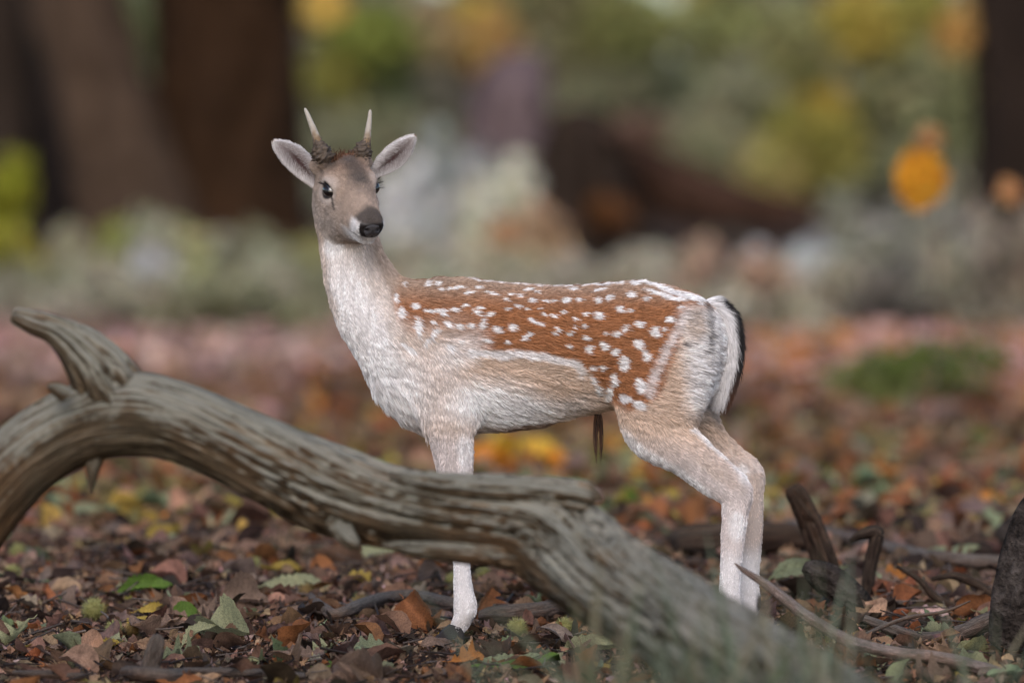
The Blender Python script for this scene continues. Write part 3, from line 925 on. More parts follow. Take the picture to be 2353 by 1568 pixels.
# hooves: two claws each with dew claws behind
m_hoof, _nt, _b = new_mat("hoof_horn", .7, .15)
_nz = noise_tex(_nt, 90, 4)
_nt.links.new(ramp(_nt, _nz.outputs["Fac"], [(.3, (.010, .009, .011)), (.7, (.045, .038, .040))]), _b.inputs["Base Color"])
def make_hoof(px, py, y, zoff=0.0):
    cx, cz = DX(px), DZ(py)
    parts_v, parts_f, k = [], [], 0
    for sg in (-1, 1):
        # side outline of a claw: toe to the left
        prof = np.array([(-.036, .000), (-.034, .008), (-.018, .026), (-.006, .036), (.016, .034), (.022, .018), (.022, .000)])
        n = len(prof); rows = []
        for w, sc in ((.0005, .90), (.003, 1.0), (.010, 1.0), (.0145, .95), (.016, .84)):
            q = prof.copy(); m = np.array([-.004, .012]); q = m + (q - m) * sc
            rows.append(np.column_stack([cx + q[:, 0], np.full(n, y + sg * (w + .0015)), np.maximum(q[:, 1], 0) + zoff]))
        V = np.vstack(rows)
        i = np.arange(4)[:, None] * n; j = np.arange(n)[None, :]; j2 = (j + 1) % n
        F = np.stack([i + j, i + j2, i + n + j2, i + n + j], -1).reshape(-1, 4)
        c0, c1 = len(V), len(V) + 1
        V = np.vstack([V, rows[0].mean(0), rows[-1].mean(0)])
        jj = np.arange(n); j2 = (jj + 1) % n
        F = np.vstack([F, np.stack([np.full(n, c0), j2, jj, jj], -1), np.stack([np.full(n, c1), 4 * n + jj, 4 * n + j2, 4 * n + j2], -1)])
        parts_v.append(V); parts_f.append(F + k); k += len(V)
    parts_v = [np.column_stack([cx + (v[:, 0] - cx) * 1.18, v[:, 1], v[:, 2] * 1.12]) for v in parts_v]
    h = link("hoof", mesh_vf("hoof", np.vstack(parts_v), np.vstack(parts_f), m_hoof, False), deer)
    return h
make_hoof(1040, 1470, -.074); make_hoof(1046, 1470, .074)
make_hoof(1650, 1470, -.080); make_hoof(1701, 1470, .070)

# tail: white with a black outer side
tl = limb([(1618, 700, 0, 12, .022), (1640, 704, -.002, 17, .026), (1667, 728, -.004, 22, .026), (1679, 775, -.006, 24, .025), (1679, 830, -.006, 22, .023),
           (1668, 885, -.004, 15, .016), (1659, 920, 0, 6, .008)], 22)
th = np.linspace(0, 2 * np.pi, 20, endpoint=False)
tang = np.gradient(tl[:, :3], axis=0); tang[:, 1] = 0; tang /= np.linalg.norm(tang, axis=1)[:, None]
perp = np.column_stack([-tang[:, 2], 0 * tang[:, 0], tang[:, 0]])
V = (tl[:, None, :3] + perp[:, None, :] * (np.cos(th)[None, :] * tl[:, 3:4] * .8)[..., None] + np.array([0, 1, 0]) * (np.sin(th)[None, :] * tl[:, 4:5] * .8)[..., None]).reshape(-1, 3)
i = np.arange(21)[:, None] * 20; j = np.arange(20)[None, :]; j2 = (j + 1) % 20
F = np.stack([i + j, i + j2, i + 20 + j2, i + 20 + j], -1).reshape(-1, 4)
def tail_col(P, s, side):
    c = np.tile(C_WHITE, (len(P), 1))
    dk = smoothstep(.35, .70, side + .15 * (fbm(P, 60, 2, 41) - .5))
    c = lay(c, dk * smoothstep(.02, .16, s), C_DARK)
    c = lay(c, .6 * dk * smoothstep(.62, .85, s), [.15, .06, .03])
    return c
sv = np.repeat(np.linspace(0, 1, 22), 20); sidev = np.tile(np.cos(th), 22)
if (perp[8] @ np.array([1, 0, 0])) < 0: sidev = -sidev
tail = link("tail", np_mesh("tail", V, F, m_coat, True, tail_col(V, sv, sidev) * .8), deer)
n = 9000
ss = rng.rand(n) * .98; tt = rng.rand(n) * 2 * np.pi
ii = ss * 21; i0 = np.minimum(ii.astype(int), 20); f = (ii - i0)[:, None]
cc = tl[i0] * (1 - f) + tl[i0 + 1] * f; pp = perp[i0] * (1 - f) + perp[i0 + 1] * f; tg = tang[i0] * (1 - f) + tang[i0 + 1] * f
nn = pp * np.cos(tt)[:, None] + np.array([0, 1, 0]) * np.sin(tt)[:, None]
p = cc[:, :3] + pp * (np.cos(tt) * cc[:, 3] * .8)[:, None] + np.array([0, 1, 0]) * (np.sin(tt) * cc[:, 4] * .8)[:, None]
sd_ = np.cos(tt) * (1 if (perp[8] @ np.array([1, 0, 0])) > 0 else -1)
d = tg + nn * (.22 + .10 * rng.rand(n))[:, None] + rng.normal(0, .09, (n, 3)); d /= np.linalg.norm(d, axis=1)[:, None]
hair_object("tail_hair", p, p + d * (.022 + .018 * rng.rand(n))[:, None], nn * .002, np.full(n, .00055), tail_col(p, ss, sd_) * (.75 + .4 * rng.rand(n, 1)), m_fur, tail)

# tousled rusty tuft between the antlers
n = 320
ta, ts = -.062 + .020 * rng.rand(n), rng.normal(-.004, .020, n)
r0 = np.array([head_pt(p, q, .046) for p, q in zip(ta, ts)])
up_ = HU[None] * (.9 + .2 * rng.rand(n, 1)) - HF[None] * .25 + rng.normal(0, .35, (n, 3))
hair_object("head_tuft", r0, r0 + up_ * (.008 + .011 * rng.rand(n, 1)), rng.normal(0, .002, (n, 3)), np.full(n, .0006), np.array([.17, .085, .05])[None] * (.4 + .9 * rng.rand(n, 1)), m_fur, deer)

# dark brush of hair under the belly and long loose hairs along chest and flank
n = 110
q = rng.rand(n)
root = np.column_stack([DX(1366 + 16 * rng.rand(n)), rng.normal(0, .008, n), DZ(948 + 10 * rng.rand(n))])
grp = (rng.rand(n) < .5)
ln = (.050 + .062 * rng.rand(n))
end = np.where(grp, DX(1369), DX(1381)) + np.where(grp, 1, -1) * .001
tips = np.column_stack([root[:, 0] + (end - root[:, 0]) * (.55 + .45 * ln / .112) + rng.normal(0, .0012, n), rng.normal(0, .0012, n), root[:, 2] - ln])
hair_object("belly_brush", root, tips, np.column_stack([np.where(grp, -.004, .004), 0 * q, 0 * q]), np.full(n, .0007), np.tile(C_DARK, (n, 1)) + rng.rand(n, 1) * np.array([.10, .04, .015]), m_fur, deer)
# ------------------------------------------------------------------ dead wood
def wood_material(name, dark, mid, pale, lichen, lichen_amt, grain=1.0):
    m, nt, b = new_mat(name, .86, .12)
    ga = node(nt, "ShaderNodeAttribute", attribute_name="grain")
    geo = node(nt, "ShaderNodeNewGeometry")
    sep = node(nt, "ShaderNodeSeparateXYZ"); nt.links.new(geo.outputs["Normal"], sep.inputs[0])
    g1 = noise_tex(nt, 2.2 * grain, 6, ga.outputs["Vector"], .6, .3)
    g2 = noise_tex(nt, 9.0 * grain, 5, ga.outputs["Vector"], .65)
    pos = node(nt, "ShaderNodeTexCoord")
    p1 = noise_tex(nt, 7, 5, pos.outputs["Object"], .6)
    p2 = noise_tex(nt, 34, 4, pos.outputs["Object"], .6)
    c = ramp(nt, g1.outputs["Fac"], [(.30, dark), (.50, mid), (.70, pale)])
    p3 = noise_tex(nt, 3.2, 4, pos.outputs["Object"], .6)
    c = mixc(nt, ramp(nt, p3.outputs["Fac"], [(.42, (0, 0, 0)), (.62, (.8, .8, .8))]), c, mixc(nt, 1.0, c, (1.15, .82, .62), 'MULTIPLY'))
    c = mixc(nt, .85, c, ramp(nt, g2.outputs["Fac"], [(.34, (.22, .20, .18)), (.50, (.95, .95, .95)), (.66, (1.6, 1.55, 1.5))]), 'MULTIPLY')
    ck = noise_tex(nt, 3.6 * grain, 5, ga.outputs["Vector"], .55, .2)
    crack = ramp(nt, ck.outputs["Fac"], [(.455, (0, 0, 0)), (.485, (1, 1, 1)), (.500, (1, 1, 1)), (.530, (0, 0, 0))])
    add = node(nt, "ShaderNodeMath", operation='ADD'); nt.links.new(sep.outputs["Z"], add.inputs[0]); 
    mul = node(nt, "ShaderNodeMath", operation='MULTIPLY_ADD'); nt.links.new(p1.outputs["Fac"], mul.inputs[0]); mul.inputs[1].default_value = 2.2; mul.inputs[2].default_value = -1.0
    nt.links.new(mul.outputs[0], add.inputs[1])
    add2 = node(nt, "ShaderNodeMath", operation='MULTIPLY_ADD'); nt.links.new(p2.outputs["Fac"], add2.inputs[0]); add2.inputs[1].default_value = 1.0; nt.links.new(add.outputs[0], add2.inputs[2])
    f = ramp(nt, add2.outputs[0], [(.52, (0, 0, 0)), (1.0, (lichen_amt,) * 3)])
    c = mixc(nt, f, c, lichen)
    mcr = node(nt, "ShaderNodeMath", operation='MULTIPLY'); nt.links.new(crack, mcr.inputs[0]); mcr.inputs[1].default_value = .8
    c = mixc(nt, mcr.outputs[0], c, (dark[0] * .6, dark[1] * .55, dark[2] * .5))
    nt.links.new(c, b.inputs["Base Color"])
    bw = node(nt, "ShaderNodeMath", operation='ADD'); nt.links.new(g1.outputs["Fac"], bw.inputs[0]); nt.links.new(g2.outputs["Fac"], bw.inputs[1])
    add_bump(nt, b, bw.outputs[0], .6, .010)
    return m
m_log = wood_material("weathered_log", (.032, .023, .014), (.090, .069, .044), (.215, .175, .128), (.275, .27, .228), .72)
m_stick = wood_material("grey_stick", (.055, .043, .038), (.135, .108, .097), (.26, .215, .195), (.20, .19, .17), .35, 1.6)
m_pale = wood_material("pale_twig", (.09, .072, .066), (.23, .19, .18), (.40, .34, .33), (.30, .28, .26), .3, 1.6)
m_stump, _nt, _b = new_mat("old_stump", .9, .1)
_tc = node(_nt, "ShaderNodeTexCoord")
_n1 = noise_tex(_nt, 14, 6, _tc.outputs["Object"], .65, .6); _n2 = noise_tex(_nt, 60, 5, _tc.outputs["Object"], .6)
_c = ramp(_nt, _n1.outputs["Fac"], [(.32, (.018, .014, .012)), (.50, (.055, .043, .038)), (.68, (.12, .10, .09))])
_c = mixc(_nt, .7, _c, ramp(_nt, _n2.outputs["Fac"], [(.35, (.4, .4, .4)), (.55, (1, 1, 1)), (.7, (1.3, 1.3, 1.3))]), 'MULTIPLY')
_nt.links.new(_c, _b.inputs["Base Color"])
_s = node(_nt, "ShaderNodeMath", operation='ADD'); _nt.links.new(_n1.outputs["Fac"], _s.inputs[0]); _nt.links.new(_n2.outputs["Fac"], _s.inputs[1])
add_bump(_nt, _b, _s.outputs[0], 1.0, .03)
m_darkstick = wood_material("dark_rotten_wood", (.018, .012, .010), (.045, .030, .024), (.11, .075, .055), (.13, .10, .07), .25, 1.4)

def wood_tube(sections, n, nseg, seed, ridge=.08, ridge_k=3.2, flatten=1.0, rough=.04):
    """sections: px, py, y, hw in picture units. A swept limb with grain-following ridges; returns mesh data with a grain attribute"""
    c = catmull(sections, n)
    path = np.array([at(p[0], p[1], p[2]) for p in c])
    rad = np.maximum(c[:, 3], .5) / FPX * (S0 + c[:, 2])
    rg = np.full(n, 1.0) * ridge if np.isscalar(ridge) else np.interp(np.linspace(0, 1, n), *ridge)
    tan = np.gradient(path, axis=0); seglen = np.linalg.norm(tan, axis=1); tan /= seglen[:, None]
    A = np.array([0, -1.0, 0]) + tan * tan[:, 1:2]; A /= np.linalg.norm(A, axis=1)[:, None]
    B = np.cross(A, tan); B = np.where(B[:, 2:3] < 0, -B, B) if abs(tan[:, 0]).mean() > .35 else B
    th = np.linspace(0, 2 * np.pi, nseg, endpoint=False)
    L = np.cumsum(seglen)
    tw = .9 * np.sin(L * 1.3 + seed) + .8 * L
    ang = th[None, :] + tw[:, None] * .35
    rad_m = np.mean(rad)
    G = np.stack([np.cos(ang) * ridge_k, np.sin(ang) * ridge_k, np.repeat(L[:, None] * .9 / max(rad_m * 10, .05), nseg, 1)], -1).reshape(-1, 3)
    rn = fbm(G, 1.0, 4, seed)
    ridged = .75 - 1.5 * np.exp(-((rn - .47) / .035) ** 2) - .9 * np.exp(-((rn - .60) / .025) ** 2) + (rn - .5) * 1.2
    fine = fbm(G * np.array([3.2, 3.2, 1.0]), 1.0, 2, seed + 3) - .5
    big = fbm(G * np.array([.35, .35, .9]), 1.0, 2, seed + 5) - .5
    r = rad[:, None] * (1 + (rg[:, None] * (ridged.reshape(n, nseg) - .55)) + rg[:, None] * .55 * fine.reshape(n, nseg) + rough * 2 * big.reshape(n, nseg))
    V = path[:, None, :] + A[:, None, :] * (np.cos(th)[None] * r * flatten)[..., None] + B[:, None, :] * (np.sin(th)[None] * r)[..., None]
    V = V.reshape(-1, 3)
    i = np.arange(n - 1)[:, None] * nseg; j = np.arange(nseg)[None, :]; j2 = (j + 1) % nseg
    F = np.stack([i + j, i + j2, i + nseg + j2, i + nseg + j], -1).reshape(-1, 4)
    c0 = len(V); jj = np.arange(nseg); jn = (jj + 1) % nseg; e = (n - 1) * nseg
    V = np.vstack([V, path[0] - tan[0] * rad[0] * .15, path[-1] + tan[-1] * rad[-1] * .15])
    F = np.vstack([F, np.stack([np.full(nseg, c0), jn, jj, jj], -1), np.stack([np.full(nseg, c0 + 1), e + jj, e + jn, e + jn], -1)])
    G = np.vstack([G, G[:1], G[-1:]])
    return V, F, G

def wood_obj(name, VFG, mat, parent=None):
    V, F, G = VFG
    me = mesh_vf(name, V, F, mat, True)
    at_ = me.attributes.new("grain", 'FLOAT_VECTOR', 'POINT')
    at_.data.foreach_set("vector", np.asarray(G, dtype=np.float32).ravel())
    bm = bmesh.new(); bm.from_mesh(me); bmesh.ops.recalc_face_normals(bm, faces=bm.faces); bm.to_mesh(me); bm.free()
    return link(name, me, parent)

log_sec = [(-330, 1610, -1.15, 100), (-220, 1440, -1.15, 98), (-110, 1265, -1.18, 96), (0, 1112, -1.2, 97), (95, 1022, -1.2, 100), (200, 968, -1.2, 102), (300, 950, -1.22, 108),
           (400, 966, -1.24, 100), (515, 1012, -1.27, 98), (640, 1072, -1.30, 100), (765, 1128, -1.33, 104), (890, 1164, -1.36, 94), (1010, 1184, -1.4, 92),
           (1120, 1194, -1.43, 94), (1215, 1212, -1.46, 101), (1300, 1264, -1.52, 112), (1395, 1332, -1.65, 112), (1520, 1412, -1.85, 114), (1650, 1495, -2.1, 118),
           (1800, 1585, -2.4, 122), (1960, 1690, -2.7, 126), (2100, 1790, -2.95, 120)]
log = empty("fallen_log", at(300, 1060, -1.2), "big weathered grey-green fallen log arching across in front of the deer", "log")
log_sec = [(p[0], p[1], p[2], p[3] * (.93 if p[0] < 900 else .97)) for p in log_sec]
wood_obj("trunk", wood_tube(log_sec, 420, 150, 4, ridge=([0, .28, .40, .5, .62, 1], [.028, .032, .09, .22, .26, .22]), ridge_k=3.4, flatten=.92, rough=.05), m_log, log)
wood_obj("branch_stub", wood_tube([(285, 950, -1.22, 70), (250, 890, -1.22, 78), (212, 832, -1.22, 66), (172, 790, -1.22, 50), (126, 757, -1.22, 34), (80, 740, -1.22, 29), (50, 729, -1.22, 22), (36, 724, -1.22, 19), (28, 721, -1.22, 13)],
         80, 56, 9, ridge=.24, ridge_k=2.2, rough=.08), m_log, log)
wood_obj("spike", wood_tube([(222, 1000, -1.20, 34), (217, 1048, -1.21, 27), (213, 1085, -1.22, 16), (210, 1112, -1.22, 8), (207, 1134, -1.22, 2)], 20, 14, 2, ridge=.1), m_log, log)
wood_obj("knot", wood_tube([(150, 905, -1.3, 20), (128, 893, -1.31, 15), (112, 886, -1.32, 6)], 16, 16, 6, ridge=.25), m_log, log)
# the split upper layer that ends in a broken edge, and lower splinters
wood_obj("splintered_ridge", wood_tube([(900, 1096, -1.40, 14), (980, 1112, -1.43, 26), (1080, 1122, -1.46, 34), (1200, 1130, -1.485, 38), (1300, 1142, -1.50, 42), (1336, 1148, -1.51, 42), (1350, 1152, -1.51, 37), (1352, 1153, -1.51, 30)],
         140, 60, 14, ridge=.40, ridge_k=2.0, flatten=1.1), m_log, log)
wood_obj("splintered_ridge", wood_tube([(880, 1252, -1.41, 8), (960, 1262, -1.44, 18), (1060, 1270, -1.47, 22), (1170, 1282, -1.50, 26), (1240, 1318, -1.54, 28), (1330, 1380, -1.66, 24), (1430, 1440, -1.80, 10)],
         140, 44, 17, ridge=.36, ridge_k=2.0), m_log, log)
wood_obj("splintered_ridge", wood_tube([(1000, 1214, -1.44, 8), (1090, 1200, -1.475, 20), (1190, 1190, -1.50, 28), (1265, 1206, -1.53, 28), (1325, 1262, -1.60, 26), (1400, 1330, -1.70, 20), (1500, 1405, -1.88, 8)],
         140, 44, 19, ridge=.36, ridge_k=2.0), m_log, log)
wood_obj("splinter", wood_tube([(775, 1195, -1.37, 30), (790, 1222, -1.39, 26), (812, 1248, -1.42, 18), (826, 1262, -1.42, 5)], 20, 18, 23, ridge=.2), m_log, log)

def stick(name, pts, mat, label, cat="branch", n=60, nseg=16, seed=1, ridge=.16, group=None, up=False, dy=0.0, rough=.10):
    """pts: px, py, hw. A loose piece of wood: lying along the floor, or (up) standing in one plane on it"""
    if up:
        y0 = gy(max(p[1] + p[2] * .6 for p in pts)) + dy
        q = [(p[0], p[1], y0, p[2]) for p in pts]
    else:
        q = [(p[0], p[1], gy(p[1] + p[2] * .8) + dy, p[2]) for p in pts]
    o = wood_obj(name, wood_tube(q, n, nseg, seed, ridge=ridge, ridge_k=1.6, rough=rough), mat)
    if not up:
        o.location.z = .012
    return tag(o, label, cat, group)
stick("crooked_branch", [(712, 1380, 8), (742, 1408, 13), (772, 1424, 15), (830, 1402, 15), (885, 1384, 14), (950, 1380, 14), (1010, 1391, 14), (1060, 1402, 12), (1110, 1408, 9), (1150, 1398, 6)],
      m_stick, "crooked grey branch lying behind the deer's front hoof", seed=31, nseg=20, n=90)
stick("wood_slab", [(1105, 1424, 12), (1130, 1422, 18), (1170, 1420, 21), (1240, 1414, 20), (1300, 1402, 18), (1340, 1392, 12)], m_stick,
      "thick grey piece of dead wood just behind the front hoof, with burrs before it", seed=33, nseg=22)
stick("thin_branch", [(1688, 1293, 1.5), (1710, 1310, 6), (1765, 1345, 10), (1830, 1398, 13), (1890, 1438, 14), (1960, 1476, 14), (2060, 1500, 14), (2160, 1512, 15), (2260, 1535, 15), (2420, 1590, 16)],
      m_pale, "long thin pale branch rising to a bare pointed tip in front of the hind legs", seed=35, nseg=20, n=110, up=True, dy=.35)
stick("dark_stump_stick", [(1818, 1118, 15), (1826, 1132, 22), (1846, 1170, 24), (1866, 1215, 25), (1884, 1260, 26), (1902, 1310, 26), (1912, 1350, 22)], m_darkstick,
      "dark rotten broken stub of branch sticking up beside the hind legs", seed=37, nseg=26, ridge=.34, up=True)
stick("buried_root", [(1846, 1300, 10), (1868, 1310, 24), (1900, 1330, 32), (1940, 1358, 30), (1985, 1390, 22), (2015, 1405, 10)], m_stump, "grey knuckle of root half buried below the dark broken stub", "root", seed=39, nseg=36, ridge=.22, up=True, dy=-.02, rough=.35)
stick("dark_log", [(1556, 1258, 20), (1575, 1254, 34), (1610, 1252, 40), (1680, 1250, 42), (1760, 1248, 40), (1830, 1250, 34), (1872, 1256, 18)], m_darkstick,
      "dark rotting log lying behind the deer's hind legs", "log", seed=41, nseg=30)
stick("grey_branch", [(1700, 1196, 8), (1760, 1208, 12), (1830, 1220, 15), (1930, 1244, 16), (2030, 1268, 17), (2130, 1288, 18), (2230, 1300, 17), (2330, 1302, 14)], m_stick,
      "long grey branch running along the floor from the hind legs to the root stump", seed=43, nseg=20, n=90)
stick("hooked_stick", [(1952, 1242, 5), (1985, 1226, 13), (2014, 1224, 16), (2012, 1252, 16), (2002, 1290, 15), (1996, 1335, 14), (1992, 1370, 12)], m_darkstick,
      "hooked dark stick bent over like a crook near the stub", seed=45, nseg=20, ridge=.30, up=True)
stick("root_stump", [(2300, 1490, 30), (2335, 1430, 62), (2360, 1350, 74), (2372, 1270, 66), (2380, 1200, 52), (2400, 1150, 40), (2410, 1130, 20)], m_stump,
      "knobbly grey-brown root stump at the end of the long grey branch", "stump", seed=47, nseg=44, ridge=.20, n=90, up=True, rough=.38)
stick("twisted_root", [(2470, 1190, 56), (2420, 1200, 58), (2370, 1212, 52), (2325, 1222, 42), (2296, 1228, 24), (2288, 1230, 10)], m_stump,
      "thick rounded root lying over the knobbly root stump", "root", seed=48, nseg=30, ridge=.10, up=True, dy=-.42, rough=.35)
stick("bowed_branch", [(1985, 1420, 9), (2050, 1446, 14), (2110, 1466, 16), (2180, 1462, 18), (2250, 1436, 20), (2320, 1402, 20), (2400, 1365, 18)], m_stick,
      "bowed branch resting against the foot of the root stump", seed=49, nseg=20, n=80, up=True, dy=.05)
stick("upright_stub", [(366, 1458, 8), (362, 1468, 17), (356, 1490, 20), (348, 1522, 22), (338, 1556, 24)], m_stick,
      "short grey broken stick standing up out of the leaves", seed=51, nseg=20, up=True, ridge=.26)
stick("broken_stick", [(285, 1556, 14), (330, 1562, 18), (390, 1566, 17), (425, 1560, 12)], m_stick,
      "short grey stick lying at the foot of the upright broken stick", seed=53, nseg=18)
stick("flat_stick", [(30, 1558, 6), (110, 1562, 9), (200, 1568, 9)], m_stick, "flat grey stick lying under dry leaves beside the broken stick", seed=55, nseg=14)
stick("mossy_stick", [(420, 1552, 7), (500, 1556, 10), (620, 1560, 10), (700, 1566, 8)], m_stick, "slim grey stick running out from below a brown chestnut burr", seed=57, nseg=14)
stick("thin_root", [(2140, 1330, 5), (2190, 1322, 9), (2240, 1340, 11), (2290, 1372, 12), (2340, 1392, 12)], m_darkstick, "thin dark root arching into the foot of the root stump", "root", seed=61, nseg=14, up=True, dy=.08)
stick("thin_root", [(2060, 1300, 4), (2110, 1330, 7), (2150, 1372, 9), (2210, 1400, 9), (2270, 1404, 8)], m_darkstick, "thin crooked dark root between the hooked stick and the root stump", "root", seed=63, nseg=14, up=True, dy=.05)
stick("thin_twig", [(1930, 1492, 3), (2000, 1452, 5), (2080, 1420, 5), (2170, 1404, 4), (2230, 1380, 2)], m_stick, "thin grey twig crossing above the bowed branch", "twig", seed=65, nseg=10, up=True, dy=.1)
# ------------------------------------------------------------------ leaves, burrs, crumbs
lr = np.random.RandomState(5)
PAL = {'brown': (.165, .092, .058), 'mauve': (.225, .150, .112), 'tan': (.37, .225, .14), 'rust': (.26, .100, .040), 'orange': (.46, .18, .045),
       'pale': (.33, .33, .19), 'sage': (.22, .24, .14), 'yellow': (.40, .28, .060), 'green': (.10, .17, .028), 'dark': (.044, .028, .020), 'pink': (.62, .40, .36), 'olive': (.23, .20, .07), 'painted_glow_orange': (.90, .30, .03), 'painted_glow_yellow': (.88, .50, .06)}  # glow tints carry sunlit brightness in the leaf colour itself
def leaf_material(name):
    m, nt, b = new_mat(name, .62, .25)
    a = node(nt, "ShaderNodeAttribute", attribute_name="tint")
    tc = node(nt, "ShaderNodeTexCoord")
    n1 = noise_tex(nt, 38, 5, tc.outputs["Object"])
    c = mixc(nt, .7, a.outputs["Color"], ramp(nt, n1.outputs["Fac"], [(.30, (.30, .26, .24)), (.52, (1, 1, 1)), (.72, (1.35, 1.3, 1.2))]), 'MULTIPLY')
    n2 = noise_tex(nt, 260, 3, tc.outputs["Object"])
    c = mixc(nt, .6, c, ramp(nt, n2.outputs["Fac"], [(.35, (.45, .42, .40)), (.55, (1, 1, 1)), (.70, (1.3, 1.3, 1.25))]), 'MULTIPLY')
    add_bump(nt, b, n2.outputs["Fac"], .5, .002)
    nt.links.new(c, b.inputs["Base Color"])
    tr = node(nt, "ShaderNodeBsdfTranslucent"); nt.links.new(c, tr.inputs["Color"])
    mx = node(nt, "ShaderNodeMixShader"); mx.inputs[0].default_value = .28
    out = nt.nodes["Material Output"]
    nt.links.new(b.outputs[0], mx.inputs[1]); nt.links.new(tr.outputs[0], mx.inputs[2]); nt.links.new(mx.outputs[0], out.inputs[0])
    return m
m_leaf = leaf_material("leaf")

def leaf_shape(kind, seed, nu, nv):
    """a leaf lying in XY, length 1 along X, curled; verts, quads, per-vertex vein factor"""
    r = np.random.RandomState(seed)
    u = np.linspace(0, 1, nu)[:, None]; v = np.linspace(-1, 1, nv)[None, :]
    if kind == 'chestnut':
        w = .17 * np.sin(np.pi * np.clip(u, 0, 1) ** .85) ** .8 * (1 + .10 * np.cos(u * np.pi * 2 * 9 + r.rand() * 6))
    elif kind == 'oak':
        w = .30 * np.sin(np.pi * u ** 1.25) ** .7 * (.74 + .30 * np.cos(u * np.pi * 2 * 4.3 + 1.0))
    else:
        w = .33 * np.sin(np.pi * u ** .8) ** .75 * (1 + .05 * np.cos(u * 60))
    w = np.maximum(w, .004)
    y = v * w
    x = u + .03 * np.abs(v) * 0 + 0 * v
    bend = r.uniform(-1.2, 1.2); fold = r.uniform(.1, .9); curl = r.uniform(-1.2, 1.8)
    z = bend * .30 * (u - .5) ** 2 + fold * np.abs(y) * .9 + curl * y ** 2 * 2.2 + 0 * v
    P = np.stack([x + 0 * y, y, z], -1).reshape(-1, 3)
    k = .16 * (np.column_stack([fbm(P, 3.2, 2, seed), fbm(P, 3.2, 2, seed + 2), fbm(P, 3.2, 2, seed + 4)]) - .5) * np.array([.5, .8, 2.0])
    P = P + k * np.minimum(1, 3 * np.abs(np.tile(v, (nu, 1)).ravel()) + .3)[:, None]
    P[:, 2] -= P[:, 2].min(); P[:, 0] -= .5
    i = np.arange(nu - 1)[:, None] * nv; j = np.arange(nv - 1)[None, :]
    F = np.stack([i + j, i + nv + j, i + nv + j + 1, i + j + 1], -1).reshape(-1, 4)
    vein = np.where(np.abs(np.tile(v, (nu, 1)).ravel()) < .15, 1.0, 0.0)
    vein = np.maximum(vein, .5 * (np.cos((np.repeat(u.ravel(), nv) * 9 - np.abs(np.tile(v, (nu, 1)).ravel()) * .8) * 2 * np.pi) > .75))
    return P, F, vein

def mass(name, n, xr, yr, size, pal, tilt, seed, kinds=('chestnut', 'oak', 'round'), lift=.0, nu=5, nv=3, jitter=.35, dens=None, flat=1.0, pxr=None, hoof=True):
    """a litter nobody could count, as one mesh"""
    r = np.random.RandomState(seed)
    names = list(pal); pr = np.array([pal[k] for k in names], float); pr /= pr.sum()
    cols = np.array([PAL[k] for k in names])
    tmpl = [leaf_shape(k, 100 + seed + q, nu, nv) for q, k in enumerate(kinds * 3)]
    y = yr[0] + (yr[1] - yr[0]) * r.rand(n) if dens is None else dens(r, n)
    half = (S0 + y) / FPX * 1176 * xr
    x = (r.rand(n) * 2 - 1) * half
    if pxr is not None:
        x = (pxr[0] + (pxr[1] - pxr[0]) * r.rand(n) - 1176) / FPX * (S0 + y)
    if hoof:       # the hoof has trodden the big leaves down
        away = (np.abs(x + .13) < .10) & (y > -.42) & (y < -.03)
        y = np.where(away, y - .5, y)
    z = terrain(x, y) + lift + r.rand(n) * lift
    sz = size[0] + (size[1] - size[0]) * r.rand(n) ** 1.6
    yaw = r.rand(n) * 2 * np.pi; tx = r.normal(0, tilt, n); ty = r.normal(0, tilt, n)
    ci = r.choice(len(names), n, p=pr)
    col = cols[ci] * (1 + jitter * (r.rand(n, 1) * 2 - 1)) * (1 + .12 * (r.rand(n, 3) * 2 - 1))
    VV, FF, CC, base = [], [], [], 0
    for q, (P, F, vein) in enumerate(tmpl):
        s = np.where(np.arange(n) % len(tmpl) == q)[0]
        if not len(s): continue
        p = P[None] * sz[s][:, None, None] * np.array([1, 1, flat])
        cy, sy = np.cos(ty[s])[:, None], np.sin(ty[s])[:, None]
        X, Z = p[..., 0] * cy + p[..., 2] * sy, -p[..., 0] * sy + p[..., 2] * cy
        cx, sx = np.cos(tx[s])[:, None], np.sin(tx[s])[:, None]
        Y, Z = p[..., 1] * cx - Z * sx, p[..., 1] * sx + Z * cx
        cz, sz_ = np.cos(yaw[s])[:, None], np.sin(yaw[s])[:, None]
        X, Y = X * cz - Y * sz_, X * sz_ + Y * cz
        Z = Z - Z.min(1)[:, None] * .75
        VV.append(np.stack([X + x[s][:, None], Y + y[s][:, None], Z + z[s][:, None]], -1).reshape(-1, 3))
        m = len(P)
        FF.append((F[None] + (np.arange(len(s)) * m)[:, None, None]).reshape(-1, 4) + base)
        CC.append((col[s][:, None, :] * (1 + .25 * vein[None, :, None])).reshape(-1, 3))
        base += m * len(s)
    o = link(name, np_mesh(name, np.vstack(VV), np.vstack(FF), m_leaf, True, np.clip(np.vstack(CC), 0, .9)))
    return o
near_pal = dict(brown=6, mauve=5, tan=4, rust=2, dark=3, sage=.7, pale=.7, yellow=.4)
tag(mass("leaf_crumbs", 58000, 1.45, (-1.3, 3.0), (.007, .034), dict(brown=6, mauve=6, tan=5, rust=1, dark=4.5, pink=.4), .65, 1, nu=3, nv=3, lift=.007, hoof=False), "crumbled dry leaf fragments covering the floor around the hooves", None, None, "stuff")
tag(mass("leaf_litter", 4300, 1.5, (-1.3, 3.2), (.04, .11), near_pal, .38, 2, lift=.002, nu=9, nv=5), "dry brown leaf litter around the deer and the log", None, None, "stuff")
